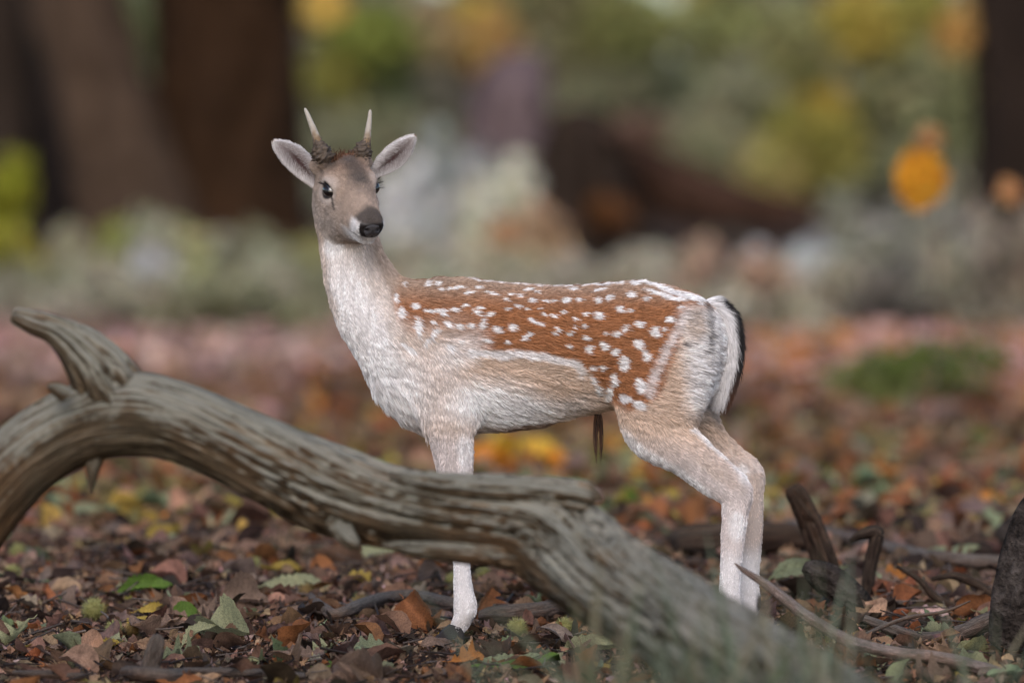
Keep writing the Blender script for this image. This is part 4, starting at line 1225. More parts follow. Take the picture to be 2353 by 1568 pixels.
tag(mass("leaf_litter", 21000, 1.6, (3.0, 11.0), (.07, .15), dict(brown=5, mauve=1.5, tan=5.5, rust=5, orange=1.0, dark=2, pale=1.8, sage=.8, yellow=1.8, green=.5, olive=2.2), .5, 3, lift=.006), "autumn leaf litter on the level floor behind the deer", None, None, "stuff")
tag(mass("leaf_litter", 24000, 1.9, (11.0, 30.0), (.10, .19), dict(brown=4, mauve=4, tan=4, rust=4, orange=1.2, pink=1.6, dark=1.5, yellow=.4), .60, 4, lift=.01), "pinkish brown leaf litter on the rise far behind the deer", None, None, "stuff")

tag(mass("leaf_litter", 1300, 1.0, (13.5, 20.5), (.12, .22), dict(painted_glow_orange=1.6, orange=3, pink=5), .9, 6, lift=.02, pxr=(1650, 2450)), "orange and pink leaves tinted bright as a sunlit patch behind the rump", None, None, "stuff")  # sunlit patch is made by brighter leaf tints alone
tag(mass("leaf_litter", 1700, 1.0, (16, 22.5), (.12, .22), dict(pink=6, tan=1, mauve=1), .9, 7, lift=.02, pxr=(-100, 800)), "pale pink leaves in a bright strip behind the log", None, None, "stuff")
# ---- single leaves one can pick out
def leaf_obj(px, py, size, kind, colour, label, group=None, yaw=None, tilt=(0, 0), name="fallen_leaf", seed=None, lift=.006, y=None, flip=False):
    seed = seed if seed is not None else lr.randint(1, 9999)
    key = (kind, colour, seed % 5 if group else seed)
    if key not in leaf_obj.cache:
        P, F, vein = leaf_shape(kind, key[2] * 13 + 7, 21, 9)
        # stalk
        st, sf = tube(np.array([(-.5, 0, P[P[:, 0] < -.4][:, 2].mean()), (-.58, .01, .03), (-.68, .0, .05)]), [.012, .010, .008], 5)
        V = np.vstack([P, st])
        c = np.array(PAL[colour])[None] * (.85 + .35 * fbm(V, 4, 3, key[2])[:, None]) * (1 + .35 * np.concatenate([vein, np.ones(len(st))])[:, None])
        leaf_obj.cache[key] = mesh_vf("fallen_leaf", V, np.vstack([F, sf + len(P)]), m_leaf, True, np.clip(c, 0, .9))
    yy = gy(py) if y is None else y
    p = at(px, py, yy)
    o = bpy.data.objects.new(name, leaf_obj.cache[key])
    COL.objects.link(o)
    o.location = (p.x, yy, float(terrain(np.array([p.x]), np.array([yy]))[0]) + lift)
    o.scale = (size, size, size)
    o.rotation_euler = (R(tilt[0]), R(tilt[1]), yaw if yaw is not None else lr.rand() * 6.28)
    return tag(o, label, "leaf", group)
leaf_obj.cache = {}
# ones with a look or a place of their own
leaf_obj(330, 1372, .135, 'chestnut', 'green', "bright green leaf arched over the litter beside pale spiky burr", yaw=.1, tilt=(50, -6), lift=.03, seed=11)
leaf_obj(1860, 1362, .20, 'chestnut', 'sage', "large pale sage green leaf lying below the dark broken stub", yaw=.35, tilt=(42, -10), lift=.05, seed=12)
leaf_obj(1770, 1392, .12, 'round', 'tan', "broad tan leaf tucked under the large sage green leaf", yaw=2.6, tilt=(30, 0), seed=13)
leaf_obj(1112, 1424, .095, 'oak', 'rust', "curled rust brown leaf standing up right behind the front hoof", yaw=.9, tilt=(70, -50), lift=.05, seed=14)
leaf_obj(965, 1452, .115, 'round', 'rust', "folded rust brown leaf standing on edge in front of the front hoof", yaw=-.7, tilt=(62, 40), lift=.04, seed=15)
leaf_obj(1000, 1500, .11, 'chestnut', 'mauve', "ribbed mauve brown leaf curling towards the front hoof", yaw=.9, tilt=(35, 10), lift=.02, seed=16)
leaf_obj(1068, 1527, .085, 'oak', 'orange', "golden orange lobed leaf lying below the front hoof", yaw=.5, tilt=(38, 0), lift=.02, seed=17)
leaf_obj(1190, 1533, .19, 'chestnut', 'green', "long dark green leaf lying flat among grey litter", yaw=-.08, tilt=(18, 0), lift=.012, seed=18)
leaf_obj(1160, 1522, .15, 'chestnut', 'sage', "sage green leaf overlapped by long dark green leaf", yaw=.25, tilt=(20, 0), lift=.008, seed=19)
leaf_obj(1370, 1500, .15, 'chestnut', 'pale', "long pale green leaf lying under the sloping end of the log", yaw=.06, tilt=(30, 0), lift=.012, seed=20)
leaf_obj(1410, 1470, .12, 'oak', 'rust', "rust brown lobed leaf under the lower end of the log", yaw=.4, tilt=(30, 0), lift=.015, seed=21)
leaf_obj(1225, 1478, .075, 'oak', 'tan', "small crinkled tan leaf below the pair of spiky burrs", yaw=1.4, tilt=(45, 10), lift=.02, seed=22)
leaf_obj(840, 1500, .10, 'oak', 'sage', "crumpled sage green lobed leaf amid brown crumbs", yaw=.6, tilt=(32, 0), lift=.012, seed=23)
leaf_obj(780, 1530, .10, 'oak', 'green', "bright green lobed leaf amid brown crumbs", yaw=-.4, tilt=(32, 0), lift=.012, seed=24)
leaf_obj(895, 1532, .085, 'chestnut', 'pale', "pale green leaf tip beside golden orange lobed leaf", yaw=1.0, tilt=(26, 0), lift=.012, seed=25)
leaf_obj(680, 1350, .16, 'chestnut', 'pale', "long pale green leaf lying beside the crooked branch", yaw=.3, tilt=(35, 0), lift=.02, seed=26)
leaf_obj(870, 1290, .16, 'chestnut', 'pale', "pale green leaf propped up below the middle of the log", yaw=.35, tilt=(45, -12), lift=.03, seed=27)
leaf_obj(355, 1418, .085, 'chestnut', 'yellow', "yellow and green leaf beside bright green arched leaf", yaw=.1, tilt=(40, 0), lift=.02, seed=28)
leaf_obj(430, 1428, .075, 'round', 'green', "dull green oval leaf next to a yellow leaf", yaw=-.2, tilt=(42, 0), lift=.02, seed=29)
leaf_obj(460, 1482, .10, 'chestnut', 'pale', "thin pale leaf curled up like a boat on brown crumbs", yaw=.55, tilt=(15, -28), lift=.03, seed=30)
leaf_obj(415, 1515, .10, 'oak', 'sage', "faded sage leaf leaning on the upright broken stick", yaw=.1, tilt=(26, 0), lift=.015, seed=31)
leaf_obj(560, 1402, .12, 'round', 'mauve', "big dull mauve brown leaf standing tilted before crooked branch", yaw=.2, tilt=(52, 0), lift=.03, seed=32)
leaf_obj(600, 1478, .085, 'oak', 'rust', "dark rust brown curled leaf on crumbs below crooked branch", yaw=1.2, tilt=(55, 20), lift=.02, seed=33)
leaf_obj(2120, 1225, .13, 'chestnut', 'green', "green leaf lying out beyond the hooked stick", yaw=.1, tilt=(42, 0), lift=.02, seed=34)
leaf_obj(2205, 1140, .075, 'round', 'yellow', "small bright yellow leaf beyond the root stump", yaw=.5, tilt=(60, 0), lift=.03, seed=35)
leaf_obj(2050, 1330, .10, 'oak', 'orange', "orange brown leaf lying in the crook of the hooked stick", yaw=.1, tilt=(36, 0), lift=.015, seed=36)
leaf_obj(1985, 1400, .10, 'oak', 'tan', "buff lobed leaf with yellow edge lying near the bowed branch", yaw=.2, tilt=(34, 0), lift=.015, seed=37)
leaf_obj(2130, 1420, .10, 'oak', 'pink', "pinkish lobed leaf lying in the bend of the bowed branch", yaw=-.3, tilt=(38, 0), lift=.02, seed=38)
leaf_obj(2190, 1290, .13, 'chestnut', 'sage', "green leaf with yellowing tip lying along the grey branch", yaw=0, tilt=(38, 0), lift=.03, seed=39)
leaf_obj(1500, 1200, .10, 'chestnut', 'pale', "pale leaf lying flat between the log and the hind legs", yaw=.1, tilt=(42, 0), lift=.03, seed=40)
# leaves behind the front leg, their glow painted in bright tints
for k, (px, py, s, c) in enumerate([(1118, 1080, .21, 'orange'), (1162, 1064, .20, 'yellow'), (1226, 1060, .23, 'yellow'), (1275, 1080, .19, 'orange'), (1140, 1090, .20, 'orange'), (1308, 1088, .16, 'pink')]):
    leaf_obj(px, py + 22, s, 'round', {'yellow': 'painted_glow_yellow', 'orange': 'painted_glow_orange', 'pink': 'pink'}[c], {'orange': "glowing orange leaf standing up behind the deer's front leg", 'yellow': "glowing yellow leaf standing up behind the deer's front leg", 'pink': "pink leaf standing up at the end of the bright-tinted leaves"}[c],
             {'orange': "orange leaves behind the front leg", 'yellow': "yellow leaves behind the front leg"}.get(c), yaw=.2 * k, tilt=(72, 0), lift=.05, seed=50 + k)
# look-alikes strewn over the floor
LC = {'brown': "chocolate brown", 'mauve': "mauve brown", 'tan': "light tan", 'rust': "rust red", 'pale': "faded pale green", 'yellow': "dull yellow"}
LS = {'chestnut': "long toothed", 'oak': "wavy lobed", 'round': "broad oval"}
wts = np.array([6, 6, 5, 3, 2.4, 1.2]); wts /= wts.sum()
for k in range(270):
    py = 1150 + 420 * lr.rand() ** .75
    px = lr.rand() * 2352
    if 960 < px < 1090 and 1462 < py < 1560:
        py += 60 if py > 1500 else -50
    c = list(LC)[lr.choice(6, p=wts)]
    big = lr.rand() < .3
    sh = ('chestnut', 'oak', 'round')[lr.choice(3, p=[.45, .35, .2])]
    if px > 1690:
        place = "among the sticks beyond the hind legs" if py > 1240 else "on the blurred floor behind the root stump"
    elif py < 1290:
        place = "on the blurred floor behind the log"
    elif px < 700:
        place = "under the log's arch, by the upright broken stick" if py > 1430 else "under the log's arch"
    else:
        place = "on the floor around the front hoof"
    lb = ("big " if big else "") + LC[c] + " " + LS[sh] + " leaf " + place
    leaf_obj(px, py, (.065 + .045 * lr.rand()) * (1.35 if big else 1), sh, c, lb, lb.replace("leaf", "leaves"), tilt=(lr.normal(0, 28), lr.normal(0, 20)), lift=.006 + .016 * lr.rand())

# ---- twigs too many to count
r = np.random.RandomState(91)
TV, TF, TC, m = [], [], [], 0
for k in range(900):
    y = -1.2 + 4.2 * r.rand(); x = (r.rand() * 2 - 1) * (S0 + y) / FPX * 1300
    L = .03 + .12 * r.rand() ** 2; a = r.rand() * 6.28; z = float(slope(y)) + .008 + .018 * r.rand()
    d = np.array([math.cos(a), math.sin(a), r.normal(0, .22)])
    t = np.linspace(-.5, .5, 4)[:, None]
    p = np.array([[x, y, z]]) + t * d * L + (t ** 2) * np.array([[-d[1], d[0], .1]]) * L * r.normal(0, .5)
    v, f = tube(p, np.linspace(.0022, .0012, 4) * (.6 + r.rand()), 5, caps=False)
    TV.append(v); TF.append(f + m); m += len(v)
    TC.append(np.tile(np.array([(.10, .075, .065), (.19, .15, .13), (.045, .032, .028)][r.randint(3)]), (len(v), 1)))
tag(link("twig_litter", np_mesh("twig_litter", np.vstack(TV), np.vstack(TF), m_leaf, True, np.vstack(TC))), "tiny dead twigs scattered through the leaf crumbs", None, None, "stuff")

# ---- spiky chestnut burrs
m_burr, _nt, _b = new_mat("burr_spines", .6, .2)
_a = node(_nt, "ShaderNodeAttribute", attribute_name="tint"); _nt.links.new(_a.outputs["Color"], _b.inputs["Base Color"])
def burr_mesh(tip, core, seed):
    r = np.random.RandomState(seed)
    V0, F0 = uv_sphere(np.zeros(3), [np.array([.62, 0, 0]), np.array([0, .62, 0]), np.array([0, 0, .54])], 14, 9)
    V0 = V0 * (1 + .25 * (fbm(V0, 2.5, 2, seed)[:, None] - .5))
    n = 420
    d = r.normal(0, 1, (n, 3)); d /= np.linalg.norm(d, axis=1)[:, None]
    d2 = d + r.normal(0, .30, (n, 3)); d2 /= np.linalg.norm(d2, axis=1)[:, None]
    b0 = d * .55 * np.array([1, 1, .88]); t0 = b0 + d2 * (.32 + .25 * r.rand(n, 1))
    a = np.cross(d2, np.array([.3, .5, .8])); a /= np.linalg.norm(a, axis=1)[:, None]; b = np.cross(d2, a)
    w = .022
    SV = np.stack([b0 + a * w, b0 - a * .5 * w + b * .87 * w, b0 - a * .5 * w - b * .87 * w, t0], 1).reshape(-1, 3)
    q = np.arange(n)[:, None] * 4 + len(V0)
    SF = np.concatenate([np.stack([q[:, 0] + i, q[:, 0] + (i + 1) % 3, q[:, 0] + 3, q[:, 0] + 3], -1) for i in range(3)])
    col = np.vstack([np.tile(core, (len(V0), 1)), np.stack([np.tile(core, (n, 1))] * 3 + [np.tile(tip, (n, 1))], 1).reshape(-1, 3)])
    return mesh_vf("chestnut_burr", np.vstack([V0, SV]), np.vstack([F0, SF]), m_burr, True, col)
B_G = burr_mesh((.42, .42, .17), (.16, .15, .05), 1); B_Y = burr_mesh((.36, .28, .10), (.14, .085, .03), 2); B_B = burr_mesh((.14, .085, .05), (.05, .03, .02), 3)
def burr(px, py, r, me, label, group=None):
    y = gy(py + r * .8); p = at(px, py, y)
    o = bpy.data.objects.new("chestnut_burr", me); COL.objects.link(o)
    s = r / FPX * (S0 + y); o.scale = (s, s, s)
    o.location = (p.x, y, float(terrain(np.array([p.x]), np.array([y]))[0]) + s * .62 + .014)
    o.rotation_euler = (lr.rand() * 6, lr.rand() * 6, lr.rand() * 6)
    return tag(o, label, "burr", group)
burr(1188, 1448, 31, B_G, "pale green spiky burr beside a dark curled leaf below the wood slab")
burr(1296, 1446, 30, B_G, "pale green spiky burr close under the sloping log")
burr(640, 1534, 30, B_Y, "golden brown spiky burr resting at the end of a tan leaf")
burr(705, 1352, 28, B_Y, "yellow brown spiky burr lying beyond the crooked branch")
burr(828, 1380, 27, B_Y, "tan spiky burr lying behind the crooked branch, by a rust leaf")
burr(215, 1395, 34, B_G, "large pale spiky burr beside the arched green leaf")
burr(262, 1440, 26, B_G, "yellow green spiky burr below the large pale burr")
burr(305, 1443, 24, B_Y, "dull tan spiky burr touching a yellow green burr")
burr(885, 1540, 28, B_B, "dark brown spiky burr beside golden orange lobed leaf")
for px, py in ((40, 1262), (30, 1310), (1500, 1170), (1570, 1180), (1440, 1145), (1930, 1130), (60, 1190), (580, 1290), (1040, 1330), (1110, 1312)):
    burr(px, py, 24, B_G, "small spiky burr lying out of focus on the leaf litter", "blurred spiky burrs")

# ---- grass blades close to the camera, at the low end of the log
m_grass, _nt, _b = new_mat("grass_blade", .55, .25)
_a = node(_nt, "ShaderNodeAttribute", attribute_name="tint"); _nt.links.new(_a.outputs["Color"], _b.inputs["Base Color"])
def grass(name, n, pxr, yr, h, label, seed):
    r = np.random.RandomState(seed)
    VV, FF, CC = [], [], []
    for k in range(n):
        y = yr[0] + (yr[1] - yr[0]) * r.rand()
        x = (pxr[0] + (pxr[1] - pxr[0]) * r.rand() - 1176) / FPX * (S0 + y)
        z = float(slope(y)); L = h[0] + (h[1] - h[0]) * r.rand()
        lean = r.normal(0, .22, 2); t = np.linspace(0, 1, 7)[:, None]
        c = np.array([[x, y, z - .02]]) + t * np.array([[lean[0] * L, lean[1] * L, L]]) + t ** 2 * np.array([[lean[0] * L * .9, lean[1] * L * .9, -abs(lean[0]) * L * .5]])
        w = (.0045 + .003 * r.rand()) * np.sqrt(1 - t ** 2 * .98)
        sd = np.array([math.cos(r.rand() * 3), .4, 0]); sd /= np.linalg.norm(sd)
        P = np.stack([c - sd * w, c + np.array([0, .002, 0]), c + sd * w], 1).reshape(-1, 3)
        i = np.arange(6)[:, None] * 3; j = np.arange(2)[None]
        VV.append(P); FF.append(np.stack([i + j, i + j + 1, i + 3 + j + 1, i + 3 + j], -1).reshape(-1, 4) + k * 21)
        col = np.array([(.075, .095, .050), (.12, .14, .095), (.16, .14, .09), (.05, .065, .04)])[r.choice(4)] * (.8 + .4 * r.rand())
        CC.append(np.tile(col, (21, 1)))
    return tag(link(name, np_mesh(name, np.vstack(VV), np.vstack(FF), m_grass, True, np.vstack(CC))), label, None, None, "stuff")
grass("grass", 210, (1300, 2050), (-3.9, -2.7), (.38, .62), "thin grey-green grass blades in front of the low end of the log", 3)
grass("grass", 60, (1900, 2400), (-3.6, -2.4), (.30, .46), "sparse grass blades before the thin branch", 4)
# ------------------------------------------------------------------ trees and undergrowth behind
m_bark, _nt, _b = new_mat("bark", .9, .1)
_a = node(_nt, "ShaderNodeAttribute", attribute_name="tint")
_tc = node(_nt, "ShaderNodeTexCoord")
_mp = node(_nt, "ShaderNodeMapping"); _mp.inputs["Scale"].default_value = (9, 9, 1.6); _nt.links.new(_tc.outputs["Object"], _mp.inputs[0])
_n = noise_tex(_nt, 1.0, 6, _mp.outputs[0], .65)
_nt.links.new(mixc(_nt, .8, _a.outputs["Color"], ramp(_nt, _n.outputs["Fac"], [(.3, (.4, .4, .4)), (.6, (1.1, 1.1, 1.1)), (.8, (1.6, 1.55, 1.5))]), 'MULTIPLY'), _b.inputs["Base Color"])
add_bump(_nt, _b, _n.outputs["Fac"], 1.0, .06)

def bark_part(name, pts, y, color, parent, nseg=22, n=40, seed=1, ridge=.14, flare=0.0):
    """pts: px, py, hw at depth y (a row may carry its own depth as a fourth value)"""
    q = [(p[0], p[1], p[3] if len(p) > 3 else y, p[2]) for p in pts]
    V, F, G = wood_tube(q, n, nseg, seed, ridge=ridge, ridge_k=1.8, rough=.10)
    c = np.array(color)[None] * (.75 + .5 * fbm(V, 3.0, 3, seed)[:, None])
    me = mesh_vf(name, V, F, m_bark, True, c)
    bm = bmesh.new(); bm.from_mesh(me); bmesh.ops.recalc_face_normals(bm, faces=bm.faces); bm.to_mesh(me); bm.free()
    return link(name, me, parent)

def leaf_cloud(clumps, seed, size, to_light=False):
    """clumps: centre, radii, colour, count -> one mesh of separate bent leaves"""
    r = np.random.RandomState(seed)
    VV, CC = [], []
    for cen, rad, col, n in clumps:
        d = r.normal(0, 1, (n, 3)); d /= np.linalg.norm(d, axis=1)[:, None]
        p = np.array(cen)[None] + d * (r.rand(n, 1) ** .45) * np.array(rad)[None]
        a = r.normal(0, 1, (n, 3)); a /= np.linalg.norm(a, axis=1)[:, None]
        b = np.cross(a, r.normal(0, 1, (n, 3))); b /= np.linalg.norm(b, axis=1)[:, None]
        if to_light:      # blades turned to the sun so glowing bunches render brighter
            nl = np.array(sdir) + r.normal(0, .30, (n, 3)); nl /= np.linalg.norm(nl, axis=1)[:, None]
            a = a - nl * (a * nl).sum(1)[:, None]; a /= np.linalg.norm(a, axis=1)[:, None]
            b = np.cross(nl, a)
        s = size * (.6 + .8 * r.rand(n, 1))
        nn = np.cross(a, b)
        VV.append(np.stack([p - a * s, p + b * s * .5 + nn * s * .18, p + a * s, p - b * s * .5 + nn * s * .18], 1).reshape(-1, 3))
        c = np.array(col)[None] * (.65 + .7 * r.rand(n, 1)) * (1 + .2 * (r.rand(n, 3) - .5))
        CC.append(np.repeat(c, 4, 0))
    V = np.vstack(VV)
    F = np.arange(len(V)).reshape(-1, 4)
    return V, F, np.clip(np.vstack(CC), 0, .9)

def foliage(name, clumps, parent, seed, size=.07, to_light=False):
    V, F, C = leaf_cloud([(c, r, np.minimum(np.array(k) * (1.0 if max(k) > .45 else 2.5) * (np.array([1, 1, 1]) if max(k) > .45 else np.array([1.06, 1.0, .86])), .8), n) for c, r, k, n in clumps], seed, size, to_light)  # gain lifts and warms leaf colours in place of background haze and light
    return link(name, np_mesh(name, V, F, m_leaf, False, C), parent)

def px_clumps(lst, y, dens=1.0, depth=.8):
    """lst: px, py, rx, ry, colour, count in picture units at depth y"""
    out = []
    for px, py, rx, ry, col, n in lst:
        k = (S0 + y) / FPX
        out.append((np.array(at(px, py, y)), (rx * k, max(rx, ry) * k * depth, ry * k), col, int(n * dens)))
    return out

def ground_at(px, y):
    x = (px - 1176) / FPX * (S0 + y)
    z = float(terrain(np.array([x]), np.array([y]))[0])
    return Vector((x, y, z)), HORIZON + (CAMH - z) * FPX / (S0 + y)

def high_crown(x, y, z0, z1, r, col, n, seed):
    rr = np.random.RandomState(seed)
    return [((x + rr.normal(0, r * .5), y + rr.normal(0, r * .5), z0 + (z1 - z0) * rr.rand()), (r * .55, r * .55, r * .4), np.array(col) * (.7 + .6 * rr.rand()) * .55, n // 24) for _ in range(9)]

GREYG = (.17, .185, .135); OLIVE = (.17, .165, .050); YEL = (.30, .235, .06); PALE = (.44, .44, .41); DKG = (.055, .070, .035); TEAL = (.165, .172, .128); OCH = (.30, .205, .09); LIME = (.145, .17, .045); PINKB = (.24, .17, .145)

# ---- the old tree with several stems behind the head
y0 = 27.0
base, gpy = ground_at(420, y0)
t = empty("old_tree", base, "huge dark many-stemmed old tree standing behind the deer's head and the log", "tree")
bark_part("trunk", [(545, gpy + 10, 250), (530, gpy - 70, 200), (520, 480, 178), (515, 330, 172), (512, 120, 170), (510, -150, 165), (520, -900, 150), (540, -1900, 110)], y0, (.040, .020, .010), t, 40, 60, 61, .16)
bark_part("stem", [(360, gpy + 10, 170), (320, 520, 130), (270, 350, 118), (215, 150, 112), (160, -50, 110), (40, -700, 90), (-60, -1500, 60)], y0 - .5, (.078, .050, .034), t, 34, 50, 62, .16)
bark_part("stem", [(20, gpy + 10, 150), (0, 520, 110), (-10, 300, 100), (-30, 0, 96), (-120, -700, 80), (-200, -1400, 50)], y0 + .6, (.040, .028, .022), t, 30, 50, 63, .16)
bark_part("limb", [(520, -500, 60), (700, -760, 44), (1000, -1000, 30), (1300, -1150, 14)], y0, (.050, .032, .022), t, 16, 24, 64)
foliage("crown", high_crown(base.x + .3, y0, 5.2, 8.0, 3.0, OLIVE, 5000, 65), t, 66, .10)
bark_part("twig", [(640, -40, 9, y0), (690, -60, 6, 23.0), (746, -10, 3, 19.0)], y0, (.030, .020, .015), t, 8, 14, 90)
foliage("low_spray", px_clumps([(746, 14, 44, 44, (.80, .56, .15), 700)], 19.0, 1, .15), t, 91, .035, True)  # added bunch: a blurred disc of light put into bright leaf colour
# trunk added to darken the gap between the stems, coloured near black
y1 = 33.0
b1, g1 = ground_at(150, y1)
t = empty("gap_shade_trunk", b1, "black-looking trunk standing in the gap between the old tree's stems", "tree")
bark_part("trunk", [(140, g1 + 10, 110), (145, 560, 84), (150, 300, 76), (150, 0, 72), (160, -900, 60), (170, -1600, 30)], y1, (.020, .014, .012), t, 24, 40, 67)
foliage("crown", high_crown(b1.x - .5, y1, 5.0, 7.0, 1.8, DKG, 2600, 68), t, 69, .10)
# ---- dark tree at the other edge
y2 = 23.5
b2, g2 = ground_at(2345, y2)
t = empty("edge_tree", b2, "dark brown tree trunk rising beyond the orange leaves and the lying grey log", "tree")
bark_part("trunk", [(2370, g2 + 10, 190), (2366, g2 - 110, 150), (2364, 480, 134), (2362, 250, 128), (2360, 0, 130), (2372, -600, 120), (2380, -1600, 70)], y2, (.026, .017, .013), t, 34, 50, 71, .16)
foliage("crown", high_crown(b2.x + .4, y2, 4.0, 6.5, 2.0, OLIVE, 3000, 72), t, 73, .09)
foliage("low_spray", px_clumps([(2200, 70, 70, 70, OCH, 240), (2120, 20, 80, 60, OLIVE, 260), (2290, 180, 60, 80, (.09, .07, .04), 200)], y2), t, 74, .05)

# ---- broken snag and the dark fallen trunk
y3 = 30.0
b3, g3 = ground_at(1180, y3)
s_ = bark_part("broken_snag", [(1190, g3 + 10, 130), (1180, 560, 108), (1172, 420, 96), (1165, 300, 100), (1180, 215, 98), (1215, 165, 70), (1250, 140, 24)], y3, (.19, .135, .14), None, 30, 40, 75, .2)
tag(s_, "mauve grey broken tree snag standing between the deer's head and the fallen trunk", "snag")
y4 = 27.0
ft = empty("fallen_tree", ground_at(1350, y4)[0], "dark brown uprooted trunk lying above the deer's back with its root plate raised", "tree")
bark_part("trunk", [(1330, 330, 70), (1410, 372, 80), (1500, 420, 74), (1600, 455, 62), (1700, 475, 50), (1800, 490, 40), (1900, 500, 28)], y4, (.070, .036, .024), ft, 26, 40, 76, .2)
rp = bark_part("root_plate", [(1345, 250, 40), (1340, 300, 82), (1340, 370, 104), (1350, 450, 112), (1370, 530, 110), (1385, 640, 120)], y4 - .3, (.036, .024, .018), ft, 34, 40, 77, .34)
for k, (pa, pb) in enumerate((((1330, 330), (1240, 250)), ((1300, 400), (1225, 380)), ((1400, 320), (1440, 240)), ((1310, 460), (1235, 500)))):
    bark_part("root", [(pa[0], pa[1], 26), ((pa[0] + pb[0]) / 2 + 8, (pa[1] + pb[1]) / 2, 18), (pb[0], pb[1], 6)], y4 - .4, (.045, .030, .022), rp, 10, 14, 78 + k, .2)
foliage("clinging_leaves", px_clumps([(1400, 490, 60, 40, (.075, .034, .014), 260), (1470, 300, 70, 40, (.10, .065, .055), 160)], y4 - .6), ft, 82, .05)
gl = bark_part("lying_log", [(1860, 568, 26), (1910, 560, 36), (2010, 556, 38), (2120, 556, 36), (2230, 566, 32), (2290, 575, 20)], 24.0, (.27, .265, .27), None, 24, 36, 83, .16)
tag(gl, "blurred grey log lying raised on the bank below the orange leaves", "log")
for k, (pa, pb) in enumerate((((1960, 570), (1930, 740)), ((2180, 560), (2195, 740)))):
    bark_part("prop_branch", [(pa[0], pa[1], 22), ((pa[0] + pb[0]) / 2, (pa[1] + pb[1]) / 2, 20), (pb[0], pb[1], 24)], 24.0, (.12, .115, .115), gl, 12, 14, 84 + k)

# ---- trees further back, each with its own crown hanging into view
def far_tree(name, px, y, bark, label, clumps, seed, hw=28, size=.085, group=None, dens=1.0):
    b, g = ground_at(px, y)
    o = empty(name, b, label, "tree", group)
    bark_part("trunk", [(px, g + 8, hw * 1.5), (px + 6, g - 120, hw * 1.05), (px - 10, 250, hw * .9), (px + 5, -50, hw * .8), (px, -500, hw * .6), (px + 10, -1100, hw * .25)], y, bark, o, 14, 30, seed)
    for k in range(4):
        a = (-1) ** k
        bark_part("limb", [(px, 150 - 150 * k, hw * .4), (px + a * 90, 80 - 160 * k, hw * .28), (px + a * 200, 30 - 170 * k, hw * .12)], y, bark, o, 8, 12, seed + 1 + k)
    foliage("crown", px_clumps(clumps, y, dens) + high_crown(b.x, y, b.z + 4.5, b.z + 7.5, 2.2, clumps[0][4], 1500, seed + 6), o, seed + 7, size)
    return o
BK = (.075, .062, .052)
far_tree("birch", 800, 38, BK, "far tree with yellow and lime leaves just behind the antlers",
         [(742, 20, 46, 46, (.60, .44, .10), 420), (850, 90, 110, 90, LIME, 620), (780, 180, 90, 80, OLIVE, 420), (880, 200, 80, 80, DKG, 260), (860, 330, 150, 100, TEAL, 900), (760, 260, 60, 60, TEAL, 300)], 101)  # first clump paints a yellow disc of light into its leaf colour
far_tree("oak", 1110, 42, BK, "far tree with ochre leaves above the broken snag",
         [(1110, 90, 90, 90, OCH, 620), (1000, 70, 100, 90, (.22, .19, .12), 520), (1080, 30, 60, 50, YEL, 260), (1020, 220, 100, 90, (.11, .105, .095), 520), (970, 300, 120, 90, (.13, .14, .11), 520)], 111)
far_tree("oak", 1400, 46, BK, "far tree with muted olive leaves above the fallen trunk",
         [(1400, 70, 150, 110, (.15, .16, .07), 1000), (1480, 60, 70, 70, LIME, 300), (1260, -10, 130, 80, (.15, .15, .09), 700), (1290, 90, 110, 90, (.17, .165, .11), 620), (1380, 210, 130, 90, (.16, .17, .12), 620), (1560, 230, 130, 110, (.10, .115, .085), 620)], 121)
far_tree("oak", 1680, 44, BK, "far tree with grey-green leaves above the rump",
         [(1650, 60, 120, 100, (.15, .16, .075), 700), (1620, 10, 50, 40, YEL, 200), (1720, 190, 140, 110, GREYG, 900), (1620, 330, 140, 90, (.165, .17, .12), 800), (1540, 330, 80, 80, (.12, .12, .10), 300)], 131)
far_tree("hazel", 1880, 34, BK, "tree with yellow olive leaves between the rump and the orange sapling",
         [(1890, 250, 70, 70, YEL, 200), (1870, 330, 130, 110, OLIVE, 640), (1800, 390, 100, 80, (.26, .24, .11), 420), (1990, 60, 120, 90, (.24, .21, .055), 620), (1850, 120, 110, 90, (.14, .15, .075), 520), (2060, 200, 110, 120, (.13, .14, .085), 520)], 141, hw=18)
far_tree("oak", 2120, 44, BK, "far tree with dull green leaves behind the orange sapling",
         [(2100, 120, 140, 110, (.12, .13, .06), 800), (2180, 260, 130, 120, (.13, .145, .085), 800), (2020, 330, 140, 120, (.14, .155, .11), 800), (2180, 420, 120, 80, (.14, .14, .12), 520)], 151)
far_tree("oak", 700, 50, BK, "far tree with grey-green leaves half hidden by the old tree",
         [(640, 200, 160, 160, TEAL, 900), (760, 380, 180, 110, (.17, .19, .16), 1000), (950, 400, 170, 100, (.20, .215, .19), 900)], 161)
far_tree("oak", 60, 44, BK, "far dull green tree on the outer side of the old tree",
         [(60, 60, 200, 160, DKG, 700), (250, 100, 140, 140, DKG, 520), (20, 330, 160, 140, (.05, .055, .035), 700)], 171)
foliage("low_spray", px_clumps([(2196, 72, 40, 46, (.55, .33, .10), 260)], 21.0, 1, .2), bpy.data.objects["edge_tree"], 92, .035, True)  # bunch coloured bright to stand in for a golden disc of light
bark_part("twig", [(2290, 20, 8), (2240, 40, 5), (2196, 66, 2)], 21.0, (.030, .020, .015), bpy.data.objects["edge_tree"], 8, 14, 93)
